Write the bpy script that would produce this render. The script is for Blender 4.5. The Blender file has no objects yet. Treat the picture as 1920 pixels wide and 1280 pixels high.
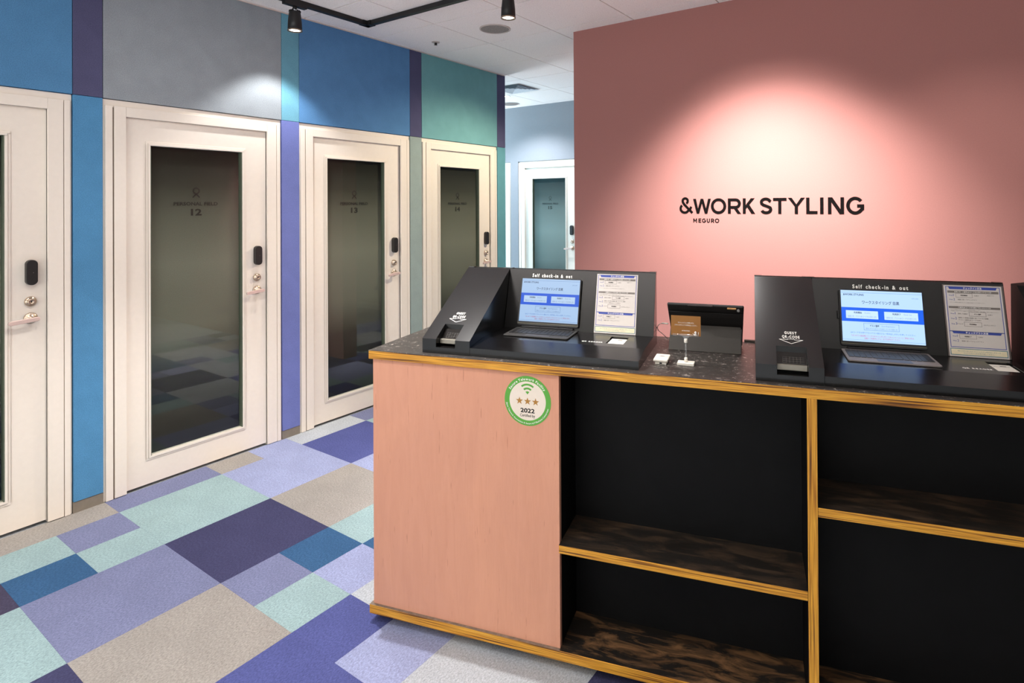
import bpy, bmesh, math, random
from math import sin, cos, pi, radians
from mathutils import Vector, Matrix

random.seed(7)
C = bpy.context.scene.collection
sc = bpy.context.scene

# ---------------------------------------------------------------- camera
F_PX, CX, CY = 1097.93, 1041.985, 379.49
TH, PIT, ROL, CAM_H = 0.5925, 0.0049, -0.0056, 1.5302
F0 = Vector((-sin(TH), cos(TH), 0)); R0 = Vector((cos(TH), sin(TH), 0)); U0 = Vector((0, 0, 1))
Fw = F0 * cos(PIT) + U0 * sin(PIT); Up = U0 * cos(PIT) - F0 * sin(PIT)
Rt = R0 * cos(ROL) + Up * sin(ROL); Up = Up * cos(ROL) - R0 * sin(ROL)
cam = bpy.data.cameras.new('camera'); camo = bpy.data.objects.new('camera', cam); C.objects.link(camo)
M = Matrix.Identity(4)
for i in range(3):
    M[i][0] = Rt[i]; M[i][1] = Up[i]; M[i][2] = -Fw[i]
M[2][3] = CAM_H
camo.matrix_world = M
cam.sensor_width = 36; cam.lens = F_PX / 1920 * 36
cam.shift_x = -(CX - 960) / 1920; cam.shift_y = (CY - 640) / 1920
cam.clip_start = .02
sc.camera = camo

# ---------------------------------------------------------------- world, exposure, lights
sc.view_settings.view_transform = 'Standard'; sc.view_settings.look = 'None'
sc.view_settings.gamma = 1; sc.view_settings.use_curve_mapping = False
sc.view_settings.exposure = 0.55
sc.cycles.use_denoising = True
sc.cycles.max_bounces = 8; sc.cycles.diffuse_bounces = 5; sc.cycles.glossy_bounces = 4
sc.cycles.transparent_max_bounces = 12
sc.cycles.caustics_reflective = False; sc.cycles.caustics_refractive = False
sc.cycles.sample_clamp_indirect = 4
w = bpy.data.worlds.new('world'); sc.world = w; w.use_nodes = True
w.node_tree.nodes['Background'].inputs[0].default_value = (.9, .95, 1, 1)
w.node_tree.nodes['Background'].inputs[1].default_value = 0.25

WARM = (1.0, .86, .73); NEUT = (1.0, .965, .94); COOL = (.62, .80, 1.0)
def spot(name, loc, target, power, size, blend=.5, col=NEUT, rad=.035):
    l = bpy.data.lights.new(name, 'SPOT'); l.energy = power; l.spot_size = radians(size)
    l.spot_blend = blend; l.color = col; l.shadow_soft_size = rad
    o = bpy.data.objects.new(name, l); C.objects.link(o); o.location = loc
    o.rotation_euler = (Vector(target) - Vector(loc)).to_track_quat('-Z', 'Y').to_euler()
    return o
def area(name, loc, target, power, sx, sy, col=NEUT):
    l = bpy.data.lights.new(name, 'AREA'); l.shape = 'RECTANGLE'; l.size = sx; l.size_y = sy
    l.energy = power; l.color = col
    o = bpy.data.objects.new(name, l); C.objects.link(o); o.location = loc
    o.rotation_euler = (Vector(target) - Vector(loc)).to_track_quat('-Z', 'Y').to_euler()
    return o
# spots seen or read off the light, and added fill spots noted as such
spot('lamp_door', (-3.37, 2.107, 2.605), (-3.42, 2.12, 0), 23, 104, .45, (1, .98, .97), .03)
spot('lamp_door_floor', (-2.95, 2.35, 2.62), (-2.95, 2.4, 0), 36, 80, 1, NEUT, .03)  # added spot without a fixture, brightens the floor by the doors
spot('lamp_hall', (-2.107, 2.65, 2.595), (-1.95, 2.9, 0), 190, 56, .8, NEUT, .03)
spot('lamp_sign', (-.92, 2.62, 2.62), (-.91, 3.68, .96), 275, 85, 1.0, (1, .99, .97), .03)
spot('lamp_sign_wide', (-.92, 2.65, 2.62), (-.93, 3.68, 1.20), 26, 89, .5, (1, .95, .91), .03)
spot('lamp_sign_side', (.1, 2.65, 2.62), (.1, 3.68, .9), 17, 84, .8, (1, .92, .88), .03)
spot('lamp_counter', (-1.93, 1.47, 2.62), (-1.95, 1.2, 0), 125, 100, .5, NEUT, .015)
spot('lamp_front', (-1.9, .2, 2.62), (-1.55, 1.45, .8), 44, 58, .8, NEUT, .03)
spot('lamp_sign_spill', (-.85, 2.60, 2.62), (-.85, 2.45, 0), 20, 150, .6, NEUT, .03)
spot('lamp_desk', (-.75, 1.45, 2.62), (-.6, 1.9, 1), 12, 70, .8, NEUT, .04)  # added spot without a fixture, lights the right terminal and cased tablet
spot('lamp_left', (-2.9, .1, 2.62), (-3.3, .7, .6), 10, 100, .7, (1, .95, .88), .02)
spot('lamp_wall', (-2.0, .9, 2.62), (-3.65, 2.2, 1.0), 30, 96, 1.0, NEUT, .03)  # added spot without a fixture, brightens the door faces
spot('lamp_hall_warm', (-2.15, 4.35, 2.74), (-3.1, 3.9, .9), 110, 110, .6, (1, .86, .64), .03)
area('room_window', (-1.5, -3.15, 1.4), (-1.6, 3, 1.9), 70, 5.0, 2.0, (1, .99, .98))  # added soft fill behind the camera, not a known window
for k, (x, y, p, a) in enumerate(((-2.4, -1.3, 150, 84), (-.6, -1.5, 160, 84), (1.5, -.9, 110, 84), (2.6, .9, 80, 70), (-1.3, 2.93, 240, 40), (.6, 2.95, 190, 42), (-1.9, 4.4, 200, 60))):
    spot('downlight_lamp', (x, y, 2.79), (x, y, 0), p, a, .5, NEUT, .05)  # added unseen spots; their floor bounce brightens the ceiling
area('uplighter', (-1.2, -1.0, 1.9), (-1.2, -1.0, 3.0), 44, 3.0, 1.2, (1, .98, .97))  # added panel facing up to brighten the ceiling, no lamp stands here
area('corridor_window', (-7.2, 5.3, 1.7), (-3.5, 5.4, 1.6), 140, 1.3, 1.8, (.80, .90, 1))
spot('lamp_corridor', (-4.287, 5.39, 2.78), (-4.287, 5.45, 0), 80, 130, .6, (.90, .94, 1.0), .04)

# ---------------------------------------------------------------- materials
def s2l(c): return c / 12.92 if c <= .04045 else ((c + .055) / 1.055) ** 2.4
def rgb(*a):
    if len(a) == 1 and isinstance(a[0], str):
        h = a[0].lstrip('#'); a = [int(h[i:i + 2], 16) for i in (0, 2, 4)]
    return tuple(s2l(v / 255) for v in a) + (1,)
MATS = {}
def nt(name):
    m = bpy.data.materials.new(name); m.use_nodes = True; t = m.node_tree
    return m, t, t.nodes['Principled BSDF']
def tex(t, kind='Object', scale=(1, 1, 1), rot=(0, 0, 0)):
    c = t.nodes.new('ShaderNodeTexCoord'); mp = t.nodes.new('ShaderNodeMapping')
    mp.inputs['Scale'].default_value = scale; mp.inputs['Rotation'].default_value = rot
    t.links.new(c.outputs[kind], mp.inputs[0]); return mp.outputs[0]
def noise(t, vec, sc_, det=3, rough=.6, dist=0):
    n = t.nodes.new('ShaderNodeTexNoise'); n.inputs['Scale'].default_value = sc_
    n.inputs['Detail'].default_value = det; n.inputs['Roughness'].default_value = rough
    n.inputs['Distortion'].default_value = dist
    t.links.new(vec, n.inputs['Vector']); return n.outputs['Fac']
def ramp(t, fac, stops, interp='LINEAR'):
    r = t.nodes.new('ShaderNodeValToRGB'); r.color_ramp.interpolation = interp
    el = r.color_ramp.elements
    while len(el) < len(stops): el.new(.5)
    for e, (p, c) in zip(el, stops): e.position = p; e.color = c
    t.links.new(fac, r.inputs[0]); return r.outputs[0]
def mixc(t, fac, a, b, mode='MIX'):
    m = t.nodes.new('ShaderNodeMix'); m.data_type = 'RGBA'; m.blend_type = mode
    for s, v in ((m.inputs[0], fac), (m.inputs[6], a), (m.inputs[7], b)):
        if hasattr(v, 'links') or isinstance(v, bpy.types.NodeSocket): t.links.new(v, s)
        else: s.default_value = v
    return m.outputs[2]
def bump(t, bs, h, strength, dist=.002):
    b = t.nodes.new('ShaderNodeBump'); b.inputs['Strength'].default_value = strength
    b.inputs['Distance'].default_value = dist
    t.links.new(h, b.inputs['Height']); t.links.new(b.outputs[0], bs.inputs['Normal'])
def plain(name, col, rough=.5, metal=0, spec=.5, emit=None, es=1, var=.06, nscale=40, bmp=0):
    if name in MATS: return MATS[name]
    m, t, b = nt(name)
    v = noise(t, tex(t), nscale, 3)
    lo = tuple(c * (1 - var) for c in col[:3]) + (1,); hi = tuple(min(1, c * (1 + var)) for c in col[:3]) + (1,)
    t.links.new(ramp(t, v, [(.3, lo), (.7, hi)]), b.inputs['Base Color'])
    b.inputs['Roughness'].default_value = rough; b.inputs['Metallic'].default_value = metal
    b.inputs['Specular IOR Level'].default_value = spec
    if bmp: bump(t, b, v, bmp)
    if emit:
        b.inputs['Emission Color'].default_value = emit; b.inputs['Emission Strength'].default_value = es
    MATS[name] = m; return m
def felt(name, col):
    if name in MATS: return MATS[name]
    m, t, b = nt(name); v = tex(t)
    n1 = noise(t, v, 260, 2, .7); n2 = noise(t, v, 9, 4, .6)
    d = tuple(c * .80 for c in col[:3]) + (1,); h = tuple(min(1, c * 1.2) for c in col[:3]) + (1,)
    c1 = ramp(t, n1, [(.3, d), (.7, h)])
    c2 = ramp(t, n2, [(.35, (.95, .95, .95, 1)), (.65, (1.04, 1.04, 1.04, 1))])
    t.links.new(mixc(t, 1.0, c1, c2, 'MULTIPLY'), b.inputs['Base Color'])
    b.inputs['Roughness'].default_value = .95; b.inputs['Specular IOR Level'].default_value = .15
    bump(t, b, n1, .25, .001); MATS[name] = m; return m
def carpet(name, col, contrast=.28):
    if name in MATS: return MATS[name]
    m, t, b = nt(name)
    v = tex(t, 'Object', (1, 1, 1)); v2 = tex(t, 'Object', (1, .55, 1), (0, 0, .6))
    n1 = noise(t, v2, 190, 3, .75); n2 = noise(t, v, 6, 3, .5)
    d = tuple(c * (1 - contrast) for c in col[:3]) + (1,); h = tuple(min(1, c * (1 + contrast)) for c in col[:3]) + (1,)
    c1 = ramp(t, n1, [(.32, d), (.68, h)])
    c2 = ramp(t, n2, [(.3, (.93, .93, .93, 1)), (.7, (1.05, 1.05, 1.05, 1))])
    t.links.new(mixc(t, 1.0, c1, c2, 'MULTIPLY'), b.inputs['Base Color'])
    b.inputs['Roughness'].default_value = 1; b.inputs['Specular IOR Level'].default_value = .05
    bump(t, b, n1, .6, .003); MATS[name] = m; return m
def ply_edge(name, sc3):
    if name in MATS: return MATS[name]
    m, t, b = nt(name); v = tex(t, 'Object', sc3)
    n1 = noise(t, v, 1, 1, .4); n2 = noise(t, v, 2.6, 2, .5)
    c1 = ramp(t, n1, [(.30, rgb(92, 50, 14)), (.42, rgb(194, 128, 30)), (.52, rgb(234, 172, 56)), (.66, rgb(216, 148, 38)), (.8, rgb(246, 194, 80))])
    c2 = ramp(t, n2, [(.38, (.66, .62, .58, 1)), (.6, (1.06, 1.06, 1.06, 1))])
    t.links.new(mixc(t, 1.0, c1, c2, 'MULTIPLY'), b.inputs['Base Color'])
    b.inputs['Roughness'].default_value = .6; bump(t, b, n2, .15, .001); MATS[name] = m; return m
def stained(name, brown, amount):
    m, t, b = nt(name); v = tex(t, 'Object', (2.2, 9, 2.2)); n = noise(t, v, 3.2, 6, .62, .7)
    c = ramp(t, n, [(.45, rgb(30, 26, 22)), (.52 + amount, brown)])
    t.links.new(c, b.inputs['Base Color']); b.inputs['Roughness'].default_value = .55
    bump(t, b, n, .15, .002); MATS[name] = m; return m

M_DOOR = plain('door_paint', rgb(236, 227, 214), .38, var=.015)
M_GROOVE = plain('shadow_gap_paint', rgb(120, 105, 92), .8)
M_PINKWALL = plain('pink_wall_paint', rgb(172, 119, 112), .85, spec=.2, var=.03, nscale=150, bmp=.08)
M_FAR = plain('pale_blue_grey_paint', rgb(142, 146, 152), .9, spec=.2, var=.02)
M_BLACK = plain('black_satin_steel', rgb(15, 14, 14), .21, spec=.65, var=.05, nscale=200)
M_BLACKP = plain('black_plastic', rgb(22, 22, 24), .45)
M_BLACKIN = plain('black_stained_ply', rgb(8, 8, 9), .6, spec=.18, var=.3, nscale=12)
M_RAIL = plain('black_powder_coat', rgb(18, 17, 17), .5)
M_STEEL = plain('brushed_nickel', rgb(200, 180, 160), .28, 1, var=.05)
M_LEVER = plain('pink_tinted_lever', rgb(222, 196, 186), .35, .25, var=.03)
M_SKIRT = plain('grey_vinyl_skirting', rgb(128, 120, 108), .6)
M_INK = plain('black_ink', rgb(22, 20, 20), .6, spec=.2)
M_WHITE = plain('white_print', rgb(250, 246, 238), .6)
M_WPLASTIC = plain('white_plastic', rgb(240, 235, 222), .35, var=.02)
M_GREY = plain('grey_plastic', rgb(120, 116, 112), .4)
M_TBAR = plain('ceiling_joint_grey', rgb(60, 52, 48), .8)
M_CORE = plain('dark_core', rgb(30, 30, 32), .9)

def wallpaint(): pass
m, t, b = nt('ceiling_tile_board'); v = tex(t); n = noise(t, v, 130, 2, .8); n2 = noise(t, v, 3, 2)
t.links.new(ramp(t, n, [(.30, rgb(214, 206, 202)), (.42, rgb(250, 242, 236)), (.7, rgb(253, 246, 240))]), b.inputs['Base Color'])
b.inputs['Roughness'].default_value = .95; b.inputs['Specular IOR Level'].default_value = .1; bump(t, b, n, .2, .002); M_CEIL = m

m, t, b = nt('pink_stained_plywood')
v = tex(t, 'Object', (9, 9, 1.1)); n = noise(t, v, 3, 5, .6, 1.2)
v2 = tex(t, 'Object', (95, 95, 7)); n2 = noise(t, v2, 1.6, 2, .5)
v3 = tex(t, 'Object', (1.6, 1, .9)); n3 = noise(t, v3, 2.2, 4, .6, 1.5)
c1 = ramp(t, n, [(.3, rgb(216, 155, 127)), (.7, rgb(221, 160, 132))])
c2 = ramp(t, n3, [(.3, (.96, .96, .97, 1)), (.7, (1.02, 1.02, 1.0, 1))])
c3 = ramp(t, n2, [(.235, (.78, .72, .70, 1)), (.30, (1, 1, 1, 1))])
t.links.new(mixc(t, 1.0, mixc(t, 1.0, c1, c2, 'MULTIPLY'), c3, 'MULTIPLY'), b.inputs['Base Color'])
b.inputs['Roughness'].default_value = .75; b.inputs['Specular IOR Level'].default_value = .25
bump(t, b, n2, .5, .0015); M_PINKPLY = m

m, t, b = nt('worn_black_laminate')
v = tex(t, 'Object', (1, 1, 1)); vo = noise(t, v, 55, 6, .85, 1.0); big = noise(t, v, 7, 3, .6)
mk = ramp(t, vo, [(.575, (0, 0, 0, 1)), (.62, (1, 1, 1, 1))]); bg = ramp(t, big, [(.38, (.15, .15, .15, 1)), (.52, (1, 1, 1, 1))])
mm = mixc(t, 1.0, mk, bg, 'MULTIPLY')
base = ramp(t, noise(t, tex(t, 'Object', (3, 20, 1)), 6, 3), [(.3, rgb(46, 42, 39)), (.7, rgb(62, 57, 53))])
t.links.new(mixc(t, mm, base, rgb(196, 186, 176)), b.inputs['Base Color'])
b.inputs['Roughness'].default_value = .42; M_LAM = m

M_EDGE_U = ply_edge('plywood_edge', (3.2, 3.2, 210))
M_EDGE_Z = ply_edge('plywood_edge_upright', (230, 3, 3.2))
M_SHELF = stained('dark_stained_shelf', rgb(84, 66, 50), .20)
M_SHELFB = stained('dark_stained_base', rgb(128, 94, 62), .13)

def one_side(t, fr, mx):      # the reflection of a thin sheet is taken once, on the faces towards the viewer's side
    ge = t.nodes.new('ShaderNodeNewGeometry'); mt = t.nodes.new('ShaderNodeMath'); mt.operation = 'SUBTRACT'; mt.inputs[0].default_value = 1
    t.links.new(ge.outputs['Backfacing'], mt.inputs[1]); mu = t.nodes.new('ShaderNodeMath'); mu.operation = 'MULTIPLY'
    t.links.new(fr.outputs[0], mu.inputs[0]); t.links.new(mt.outputs[0], mu.inputs[1]); t.links.new(mu.outputs[0], mx.inputs[0])
# glass: clear pane with a real reflection; frosted film sheet behind it with the gradation of the product
m, t, b = nt('clear_glass'); t.nodes.remove(b)
out = t.nodes['Material Output']; tr = t.nodes.new('ShaderNodeBsdfTransparent'); gl = t.nodes.new('ShaderNodeBsdfGlossy')
gl.inputs['Roughness'].default_value = .012; fr = t.nodes.new('ShaderNodeFresnel'); fr.inputs[0].default_value = 1.62
tr.inputs[0].default_value = (.90, .93, .91, 1); mx = t.nodes.new('ShaderNodeMixShader')
one_side(t, fr, mx); t.links.new(tr.outputs[0], mx.inputs[1]); t.links.new(gl.outputs[0], mx.inputs[2])
t.links.new(mx.outputs[0], out.inputs[0]); M_GLASS = m
def film(name, tint):
    m, t, b = nt(name); c = t.nodes.new('ShaderNodeTexCoord'); sx = t.nodes.new('ShaderNodeSeparateXYZ')
    t.links.new(c.outputs['Object'], sx.inputs[0]); mr = t.nodes.new('ShaderNodeMapRange')
    mr.inputs[1].default_value = 0; mr.inputs[2].default_value = 2; t.links.new(sx.outputs[2], mr.inputs[0])
    k = lambda s: tuple(x * s for x in tint[:3]) + (1,)
    col = ramp(t, mr.outputs[0], [(.14, k(.05)), (.30, k(.20)), (.42, k(.75)), (.60, k(1)), (.74, k(.6)), (.83, k(.24)), (.91, k(.1))])
    g = noise(t, tex(t), 300, 2); gg = ramp(t, g, [(.3, (.85, .85, .85, 1)), (.7, (1.12, 1.12, 1.12, 1))])
    t.links.new(mixc(t, 1.0, col, gg, 'MULTIPLY'), b.inputs['Base Color'])
    b.inputs['Roughness'].default_value = .9; b.inputs['Specular IOR Level'].default_value = .1
    return m
M_FILM = film('frosted_film', rgb(143, 139, 126)); M_FILM_B = film('frosted_film_blue', rgb(160, 166, 166))
m, t, b = nt('clear_acrylic'); t.nodes.remove(b); out = t.nodes['Material Output']
tr = t.nodes.new('ShaderNodeBsdfTransparent'); gl = t.nodes.new('ShaderNodeBsdfGlossy'); df = t.nodes.new('ShaderNodeBsdfDiffuse')
df.inputs[0].default_value = (.8, .8, .8, 1); tr.inputs[0].default_value = (.93, .94, .94, 1)
gl.inputs['Roughness'].default_value = .08; fr = t.nodes.new('ShaderNodeFresnel'); fr.inputs[0].default_value = 1.7
mx = t.nodes.new('ShaderNodeMixShader'); m2 = t.nodes.new('ShaderNodeMixShader'); m2.inputs[0].default_value = .12
t.links.new(tr.outputs[0], m2.inputs[1]); t.links.new(df.outputs[0], m2.inputs[2])
one_side(t, fr, mx); t.links.new(m2.outputs[0], mx.inputs[1]); t.links.new(gl.outputs[0], mx.inputs[2])
t.links.new(mx.outputs[0], out.inputs[0]); M_ACRYL = m
def emis(name, col, s):
    if name in MATS: return MATS[name]
    m, t, b = nt(name); MATS[name] = m; b.inputs['Base Color'].default_value = (0, 0, 0, 1); b.inputs['Roughness'].default_value = .2
    b.inputs['Emission Color'].default_value = col; b.inputs['Emission Strength'].default_value = s
    return m

# ---------------------------------------------------------------- mesh helpers
class MB:
    def __init__(s): s.v = []; s.f = []; s.sm = []
    def add(s, vs, fs, smooth=False):
        o = len(s.v); s.v += [tuple(p) for p in vs]; s.f += [tuple(i + o for i in f) for f in fs]; s.sm += [smooth] * len(fs); return s
    def box(s, x0, x1, y0, y1, z0, z1):
        p = [(x, y, z) for z in (z0, z1) for y in (y0, y1) for x in (x0, x1)]
        return s.add(p, [(0, 2, 3, 1), (4, 5, 7, 6), (0, 1, 5, 4), (2, 6, 7, 3), (0, 4, 6, 2), (1, 3, 7, 5)])
    def prism_x(s, x0, x1, yz):          # polygon in y,z (counter-clockwise seen from +x), extruded along x
        n = len(yz); vs = [(x0, y, z) for y, z in yz] + [(x1, y, z) for y, z in yz]
        return s.add(vs, [tuple(range(n))[::-1], tuple(range(n, 2 * n))] + [(i, (i + 1) % n, n + (i + 1) % n, n + i) for i in range(n)])
    def prism_z(s, z0, z1, xy):
        n = len(xy); vs = [(x, y, z0) for x, y in xy] + [(x, y, z1) for x, y in xy]
        return s.add(vs, [tuple(range(n))[::-1], tuple(range(n, 2 * n))] + [(i, (i + 1) % n, n + (i + 1) % n, n + i) for i in range(n)])
    def prism_y(s, y0, y1, xz):
        n = len(xz); vs = [(x, y0, z) for x, z in xz] + [(x, y1, z) for x, z in xz]
        return s.add(vs, [tuple(range(n)), tuple(range(n, 2 * n))[::-1]] + [(i, n + i, n + (i + 1) % n, (i + 1) % n) for i in range(n)])
    def lathe(s, prof, n=32, axis='Z', c=(0, 0, 0), smooth=True, cap=True):
        vs = []; fs = []
        for r, h in prof:
            for k in range(n):
                a = 2 * pi * k / n; x, y = r * cos(a), r * sin(a)
                p = {'Z': (x, y, h), 'X': (h, x, y), 'Y': (x, -h, y)}[axis]
                vs.append((p[0] + c[0], p[1] + c[1], p[2] + c[2]))
        m = len(prof)
        for j in range(m - 1):
            for k in range(n):
                a = j * n + k; b_ = j * n + (k + 1) % n; fs.append((a, b_, b_ + n, a + n))
        s.add(vs, fs, smooth)
        if cap:
            o = len(s.v) - len(vs)
            s.f += [tuple(o + k for k in range(n))[::-1], tuple(o + (m - 1) * n + k for k in range(n))]; s.sm += [False, False]
        return s
    def tube(s, pts, r, n=8):
        pts = [Vector(p) for p in pts]; vs = []; fs = []; up = None
        for i, p in enumerate(pts):
            d = (pts[min(i + 1, len(pts) - 1)] - pts[max(i - 1, 0)]).normalized()
            if up is None: up = d.orthogonal().normalized()
            up = (up - d * up.dot(d)).normalized(); q = d.cross(up)
            for k in range(n):
                a = 2 * pi * k / n; vs.append(p + (up * cos(a) + q * sin(a)) * r)
        for i in range(len(pts) - 1):
            for k in range(n):
                a = i * n + k; b_ = i * n + (k + 1) % n; fs.append((a, b_, b_ + n, a + n))
        fs += [tuple(range(n))[::-1], tuple((len(pts) - 1) * n + k for k in range(n))]
        return s.add(vs, fs, True)
    def stroke(s, pts, wd, closed=False, d=.004):
        """flat ribbon in x,z plane (front face at y=0, back at y=d) following pts"""
        pts = [Vector(p) for p in pts]; n = len(pts); L = []; R_ = []
        for i, p in enumerate(pts):
            if closed: a = pts[i - 1]; b_ = pts[(i + 1) % n]
            else: a = pts[i - 1] if i else None; b_ = pts[i + 1] if i < n - 1 else None
            d1 = (p - a).normalized() if a is not None else (b_ - p).normalized()
            d2 = (b_ - p).normalized() if b_ is not None else d1
            n1 = Vector((-d1.y, d1.x)); n2 = Vector((-d2.y, d2.x)); mm = (n1 + n2)
            mm = mm.normalized() if mm.length > 1e-6 else n1
            k = wd / 2 / max(.35, mm.dot(n1)); L.append(p + mm * k); R_.append(p - mm * k)
        segs = n if closed else n - 1
        for i in range(segs):
            j = (i + 1) % n; q = [L[i], L[j], R_[j], R_[i]]
            vs = [(v.x, 0, v.y) for v in q] + [(v.x, d, v.y) for v in q]
            s.add(vs, [(0, 1, 2, 3), (7, 6, 5, 4), (0, 4, 5, 1), (3, 2, 6, 7), (1, 5, 6, 2), (0, 3, 7, 4)])
        return s
    def xf(s, mat):
        s.v = [tuple(mat @ Vector(p)) for p in s.v]; return s
    def merge(s, o, mat=None):
        vs = [mat @ Vector(p) for p in o.v] if mat else o.v
        k = len(s.v); s.v += [tuple(p) for p in vs]; s.f += [tuple(i + k for i in f) for f in o.f]; s.sm += o.sm; return s
    def build(s, name, mat, parent=None, bev=0, seg=2, loc=None, fix=True):
        me = bpy.data.meshes.new(name); me.from_pydata(s.v, [], s.f)
        if fix or bev:
            bm = bmesh.new(); bm.from_mesh(me)
            if bev:
                bmesh.ops.remove_doubles(bm, verts=bm.verts, dist=1e-6)
                bmesh.ops.recalc_face_normals(bm, faces=bm.faces)
                ed = [e for e in bm.edges if len(e.link_faces) == 2 and e.calc_face_angle(0) > .5]
                bmesh.ops.bevel(bm, geom=ed, offset=bev, segments=seg, affect='EDGES', profile=.5, clamp_overlap=True)
            else: bmesh.ops.recalc_face_normals(bm, faces=bm.faces)
            bm.to_mesh(me); bm.free()
        if not bev:
            me.polygons.foreach_set('use_smooth', s.sm[:len(me.polygons)])
        for mm in (mat if isinstance(mat, (list, tuple)) else [mat]): me.materials.append(mm)
        o = bpy.data.objects.new(name, me); C.objects.link(o)
        if parent is not None: o.parent = parent
        if loc is not None: o.location = loc
        return o
def box(name, mat, parent, x0, x1, y0, y1, z0, z1, bev=0, seg=2):
    return MB().box(x0, x1, y0, y1, z0, z1).build(name, mat, parent, bev, seg)
def tag(o, label=None, cat=None, group=None, kind=None):
    if label: o['label'] = label
    if cat: o['category'] = cat
    if group: o['group'] = group
    if kind: o['kind'] = kind
    return o
def empty(name, loc=(0, 0, 0), rz=0, **k):
    o = bpy.data.objects.new(name, None); C.objects.link(o); o.location = loc; o.rotation_euler = (0, 0, rz)
    o.empty_display_size = .05; return tag(o, **k)

_TC = {}
def text_mb(body, bold=0.0, res=2):
    key = (body, bold, res)
    if key in _TC: return _TC[key]
    c = bpy.data.curves.new('lettering', 'FONT'); c.body = body; c.offset = bold; c.resolution_u = res
    o = bpy.data.objects.new('lettering', c); C.objects.link(o)
    dg = bpy.context.evaluated_depsgraph_get(); me = bpy.data.meshes.new_from_object(o.evaluated_get(dg))
    vs = [tuple(v.co) for v in me.vertices]; fs = [tuple(p.vertices) for p in me.polygons]
    bpy.data.objects.remove(o); bpy.data.curves.remove(c); bpy.data.meshes.remove(me)
    _TC[key] = (vs, fs); return _TC[key]
def put_text(mb, body, x0, x1, yb, yt, bold=.0, res=2, slant=0):
    """fit a line of text into the 2-D box, in the x,y plane (z = 0)"""
    vs, fs = text_mb(body, bold, res)
    if not vs: return mb
    ax = min(v[0] for v in vs); bx = max(v[0] for v in vs); ay = min(v[1] for v in vs); by = max(v[1] for v in vs)
    kx = (x1 - x0) / (bx - ax); ky = (yt - yb) / max(by - ay, 1e-6)
    return mb.add([(x0 + (v[0] - ax) * kx, yb + (v[1] - ay) * ky, 0) for v in vs], fs)
def put_cond(mb, body, x0, x1, yb, yt, narrow=.72, bold=.03):
    """condensed, widely spaced capitals: every glyph is narrowed inside its own advance"""
    gl = []; pos = 0
    for ch in body:
        if ch == ' ': pos += .34; continue
        vs, fs = text_mb(ch, bold, 3); a = min(v[0] for v in vs); b_ = max(v[0] for v in vs); w_ = (b_ - a) * narrow
        gl.append((pos, a, vs, fs)); pos += w_ + .13
    tot = pos - .13; ay = 0.0; by = max(v[1] for g_ in gl for v in g_[2]); kx = (x1 - x0) / tot; ky = (yt - yb) / by
    for p, a, vs, fs in gl: mb.add([(x0 + (p + (v[0] - a) * narrow) * kx, yb + v[1] * ky, 0) for v in vs], fs)
    return mb
def rect2(mb, x0, x1, y0, y1): return mb.add([(x0, y0, 0), (x1, y0, 0), (x1, y1, 0), (x0, y1, 0)], [(0, 1, 2, 3)])
def poly2(mb, pts): return mb.add([(x, y, 0) for x, y in pts], [tuple(range(len(pts)))])
def frame2(mb, x0, x1, y0, y1, w_):
    rect2(mb, x0, x1, y0, y0 + w_); rect2(mb, x0, x1, y1 - w_, y1); rect2(mb, x0, x0 + w_, y0 + w_, y1 - w_); rect2(mb, x1 - w_, x1, y0 + w_, y1 - w_); return mb
def listed(fn):
    def g_(mb, *a, **k):
        if isinstance(mb, list): mb.append(fn(MB(), *a, **k)); return mb
        return fn(mb, *a, **k)
    return g_
put_text = listed(put_text); put_cond = listed(put_cond); frame2 = listed(frame2); rect2 = listed(rect2); poly2 = listed(poly2)
def arc(cx, cy, r, a0, a1, n=20, ry=None):
    ry = r if ry is None else ry
    return [(cx + r * cos(radians(a0 + (a1 - a0) * i / n)), cy + ry * sin(radians(a0 + (a1 - a0) * i / n))) for i in range(n + 1)]

# ================================================================ ROOM SHELL
XW, ZC = -3.65, 2.816
YP = 3.68            # pink wall face
YF = 6.08            # corridor wall face
PAL = dict(beige=rgb(154, 149, 143), teal=rgb(146, 170, 172), peri=rgb(118, 123, 154), lper=rgb(148, 156, 190), indigo=rgb(82, 88, 140),  # the pale periwinkle is the same carpet with brighter light painted in
           navy=rgb(66, 66, 96), blue=rgb(58, 92, 128), grey=rgb(176, 182, 188), plum=rgb(70, 66, 86))
CM = {k: carpet('carpet_' + k, v) for k, v in PAL.items()}

floor = tag(MB().box(-8.2, 4.2, -3.2, 6.4, -.10, -.006).build('floor', CM['grey']), kind='structure')
U0_, V0_, G = -3.4745, .9671, .25
# whole 50 cm tiles and tiles quartered in four colours: key = (i, j) of the 50 cm grid, u = 2i.., v = 2j-1..
KNOWN = {
    (-1, -1): 'beige', (-1, 0): 'beige', (-1, 1): 'peri', (-1, 2): ('beige', 'lper', 'beige', 'lper'), (-1, 3): 'grey', (-1, 4): ('peri', 'teal', 'peri', 'teal'),
    (0, 0): ('teal', 'peri', 'blue', 'teal'), (0, 1): 'teal', (0, 2): 'lper', (0, 3): 'indigo', (0, 4): ('teal', 'beige', 'peri', 'indigo'), (0, -1): ('teal', 'peri', 'plum', 'plum'),
    (1, -1): 'teal', (1, 0): 'peri', (1, 1): 'navy', (1, 2): 'beige', (1, 3): ('lper', 'peri', 'peri', 'teal'), (1, 4): 'teal',
    (2, -1): 'navy', (2, 0): 'beige', (2, 1): ('peri', 'blue', 'teal', 'lper'), (2, 2): ('teal', 'teal', 'blue', 'blue'), (2, 3): 'grey',
    (3, -1): 'indigo', (3, 0): 'indigo', (3, 1): ('indigo', 'grey', 'lper', 'lper'), (3, 2): 'peri', (3, 3): 'navy',
    (4, 0): 'grey', (4, 1): 'grey', (4, 2): 'indigo',
}
names = list(PAL)
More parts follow.
